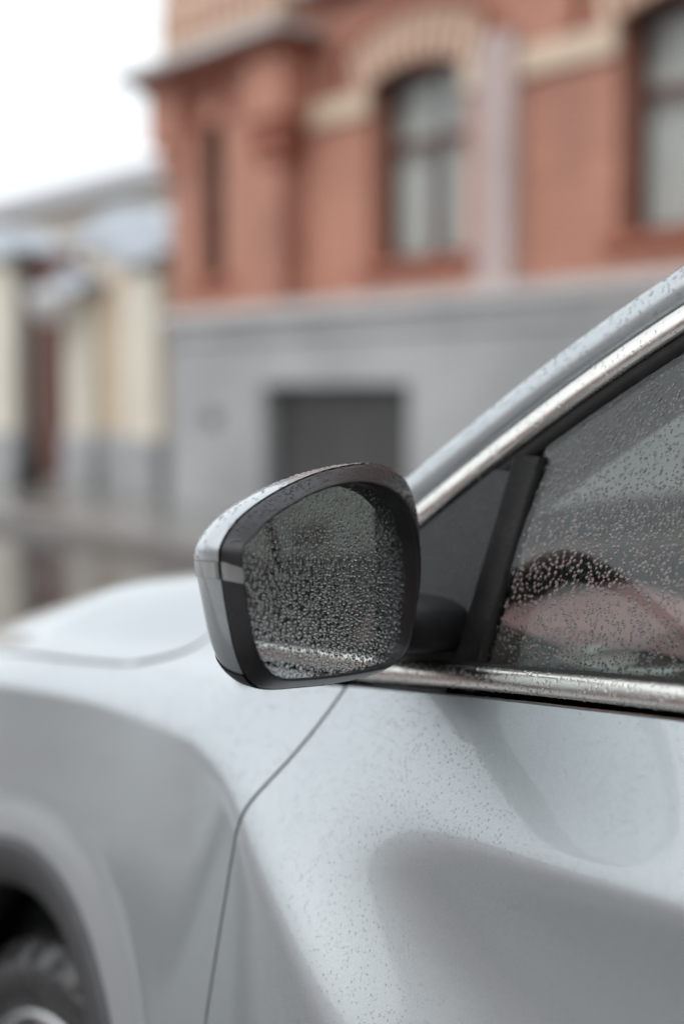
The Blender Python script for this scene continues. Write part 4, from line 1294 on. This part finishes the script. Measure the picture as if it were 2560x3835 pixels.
def sample_surface(o, n, flip=False):
    """n random points and smooth normals on a mesh object, world coordinates"""
    me = o.data
    me.calc_loop_triangles()
    nt_ = len(me.loop_triangles)
    tri = np.zeros(nt_ * 3, dtype=np.int32); me.loop_triangles.foreach_get('vertices', tri); tri = tri.reshape(-1, 3)
    co = np.zeros(len(me.vertices) * 3); me.vertices.foreach_get('co', co); co = co.reshape(-1, 3)
    no = np.zeros(len(me.vertices) * 3); me.vertices.foreach_get('normal', no); no = no.reshape(-1, 3)
    a, b_, c = co[tri[:, 0]], co[tri[:, 1]], co[tri[:, 2]]
    area = np.linalg.norm(np.cross(b_ - a, c - a), axis=1)
    pick = rng.choice(nt_, size=n, p=area / area.sum())
    r1 = np.sqrt(rng.random(n)); r2 = rng.random(n)
    w = np.stack([1 - r1, r1 * (1 - r2), r1 * r2], 1)
    p = (co[tri[pick]] * w[:, :, None]).sum(1)
    nn = (no[tri[pick]] * w[:, :, None]).sum(1)
    nn /= np.linalg.norm(nn, axis=1)[:, None] + 1e-9
    return p + np.array(origin_of(o)), (-nn if flip else nn)

def drops(o, n, rmin, rmax, keep=None, face=(0, -1, 0), spacing=0.92, height=(0.45, 0.65), stretch=(1.0, 1.25), power=2.2, size=None, name='raindrops', tries=3, cap=None):
    CAPV, CAPF = cap or HIGHCAP
    p, nn = sample_surface(o, n * tries)
    f = np.array(face)
    nn = np.where((nn @ f)[:, None] < 0, -nn, nn)
    r = rmin + (rmax - rmin) * rng.random(len(p)) ** power
    if size is not None:
        r = r * size(p)
    ok = np.ones(len(p), bool) if keep is None else (rng.random(len(p)) < keep(p))
    p, nn, r = p[ok], nn[ok], r[ok]
    o_ = np.argsort(-r)
    p, nn, r = p[o_], nn[o_], r[o_]
    cell = rmax * 2.2
    H = {}
    sel = []
    for i in range(len(p)):
        k = tuple((p[i] // cell).astype(int))
        bad = False
        for dx in (-1, 0, 1):
            for dy in (-1, 0, 1):
                for dz_ in (-1, 0, 1):
                    for j in H.get((k[0] + dx, k[1] + dy, k[2] + dz_), ()):
                        d = p[i] - p[j]
                        s = (r[i] + r[j]) * spacing
                        if d[0] * d[0] + d[1] * d[1] + d[2] * d[2] < s * s:
                            bad = True
                            break
                    if bad: break
                if bad: break
            if bad: break
        if bad:
            continue
        H.setdefault(k, []).append(i)
        sel.append(i)
        if len(sel) >= n:
            break
    p, nn, r = p[sel], nn[sel], r[sel]
    m = len(p)
    if m == 0:
        return None
    dn = np.array([0, 0, -1.0]) - nn * nn[:, 2:3] * -1
    dn /= np.linalg.norm(dn, axis=1)[:, None] + 1e-9
    sd = np.cross(nn, dn)
    st = stretch[0] + (stretch[1] - stretch[0]) * rng.random(m)
    h = height[0] + (height[1] - height[0]) * rng.random(m)
    ang = np.arctan2(CAPV[:, 1], CAPV[:, 0])
    wob = 1 + 0.10 * rng.random((m, 1)) * np.cos(2 * ang[None] + 6.28 * rng.random((m, 1))) + 0.08 * rng.random((m, 1)) * np.cos(3 * ang[None] + 6.28 * rng.random((m, 1)))
    X = CAPV[None, :, 0] * wob * r[:, None]
    Y = CAPV[None, :, 1] * wob * (r * st)[:, None]
    Z = CAPV[None, :, 2] * (r * h)[:, None]
    # heavier towards the lower edge
    Y = Y + 0.18 * Z
    V = p[:, None] + X[:, :, None] * sd[:, None] + Y[:, :, None] * dn[:, None] + Z[:, :, None] * nn[:, None]
    nv = len(CAPV)
    F4 = np.array([q for q in CAPF if len(q) == 4]); F3 = np.array([q for q in CAPF if len(q) == 3])
    off = (np.arange(m) * nv)[:, None, None]
    f4 = (F4[None] + off).reshape(-1, 4); f3 = (F3[None] + off).reshape(-1, 3)
    me = bpy.data.meshes.new(name)
    base = origin_of(o)
    vv = V.reshape(-1, 3) - np.array(base)
    me.vertices.add(len(vv)); me.vertices.foreach_set('co', vv.ravel())
    nl = f4.size + f3.size
    me.loops.add(nl)
    me.loops.foreach_set('vertex_index', np.r_[f4.ravel(), f3.ravel()].astype(np.int32))
    me.polygons.add(len(f4) + len(f3))
    me.polygons.foreach_set('loop_start', np.r_[np.arange(len(f4)) * 4, f4.size + np.arange(len(f3)) * 3].astype(np.int32))
    me.polygons.foreach_set('use_smooth', np.ones(len(f4) + len(f3), bool))
    me.update(calc_edges=True)
    me.validate()
    # outward orientation
    a, b_, c = V[0, CAPF[-1][0]], V[0, CAPF[-1][1]], V[0, CAPF[-1][2]]
    if np.dot(np.cross(b_ - a, c - a), nn[0]) < 0:
        me.flip_normals()
    me.materials.append(MATS['water'])
    d = bpy.data.objects.new(name, me)
    par = o if (o.parent is None or o.parent.parent is None) else o.parent
    d.parent = par
    d.location = base - origin_of(par)
    d['kind'] = 'stuff'
    col.objects.link(d)
    return d

# mirror glass: dense, growing larger downwards
def mg_keep(p):
    w = p[:, 2] - MC[2]
    u = (p - MC) @ mu_
    return np.clip(0.62 - 5.5 * (w - 0.0), 0.22, 1.0) * np.where((u > 0.05) & (w > 0.0), 0.75, 1.0)
def mg_size(p):
    w = p[:, 2] - MC[2]
    return np.clip(0.92 - 5.2 * w, 0.50, 1.25)
drops(mglass, 3300, 0.0006, 0.0020, keep=mg_keep, face=mn, spacing=1.1, height=(0.45, 0.62), power=1.9, size=mg_size, tries=5)
drops(bezel, 1300, 0.0006, 0.0015, keep=lambda p: np.where(p[:, 2] > MC[2] + 0.035, 1.0, 0.16), face=(0.3, -0.5, 0.8), spacing=0.95, tries=4)
drops(mirror, 420, 0.0006, 0.0015, keep=lambda p: (p[:, 2] > MC[2] + 0.0) * 1.0, face=(-0.3, -0.5, 0.8), spacing=1.2, height=(0.35, 0.5), tries=4)
drops(fwin, 7500, 0.0005, 0.0017, keep=lambda p: np.where(p[:, 0] < -0.48, 1.0, 0.04), face=(0, -1, 0.3), spacing=1.08, height=(0.3, 0.5), stretch=(1.0, 1.5), power=2.2, tries=9)
drops(door, 8000, 0.0003, 0.0010, keep=lambda p: ((p[:, 2] > 0.66) & (p[:, 0] < -0.5)) * np.where(p[:, 2] > 0.88, 0.85, 0.8), face=(0, -1, 0.3), spacing=1.5, height=(0.28, 0.45), stretch=(1.0, 1.35), power=2.4, tries=14, cap=LOWCAP)
drops(pil, 1600, 0.0008, 0.0022, keep=lambda p: (p[:, 0] < -0.55) * 1.0, face=(0, -0.7, 0.7), spacing=1.25, height=(0.25, 0.38), tries=8)
drops(chp, 900, 0.0006, 0.0016, keep=lambda p: (p[:, 0] < -0.55) * 1.0, face=(0, -0.9, 0.4), spacing=1.2, tries=5)
drops(btrim, 1400, 0.0006, 0.0017, keep=lambda p: (p[:, 0] < -0.45) * 1.0, face=(0, -0.9, 0.4), spacing=1.0, tries=6)
drops(sail, 700, 0.0006, 0.0015, face=(0, -0.9, 0.4), spacing=1.3)
drops(ch1, 260, 0.0005, 0.0012, face=(0, -0.9, 0.4), spacing=1.3)
drops(fender, 2600, 0.0006, 0.0017, keep=lambda p: ((p[:, 2] > 0.7) & (p[:, 0] < -1.0) & (p[:, 0] > -1.7)) * 1.0, face=(0, -0.9, 0.4), spacing=1.4, power=3, tries=4)
drops(bseal, 500, 0.0006, 0.0014, keep=lambda p: (p[:, 0] < -0.45) * 1.0, face=(0, 0, 1), spacing=1.1, tries=5)
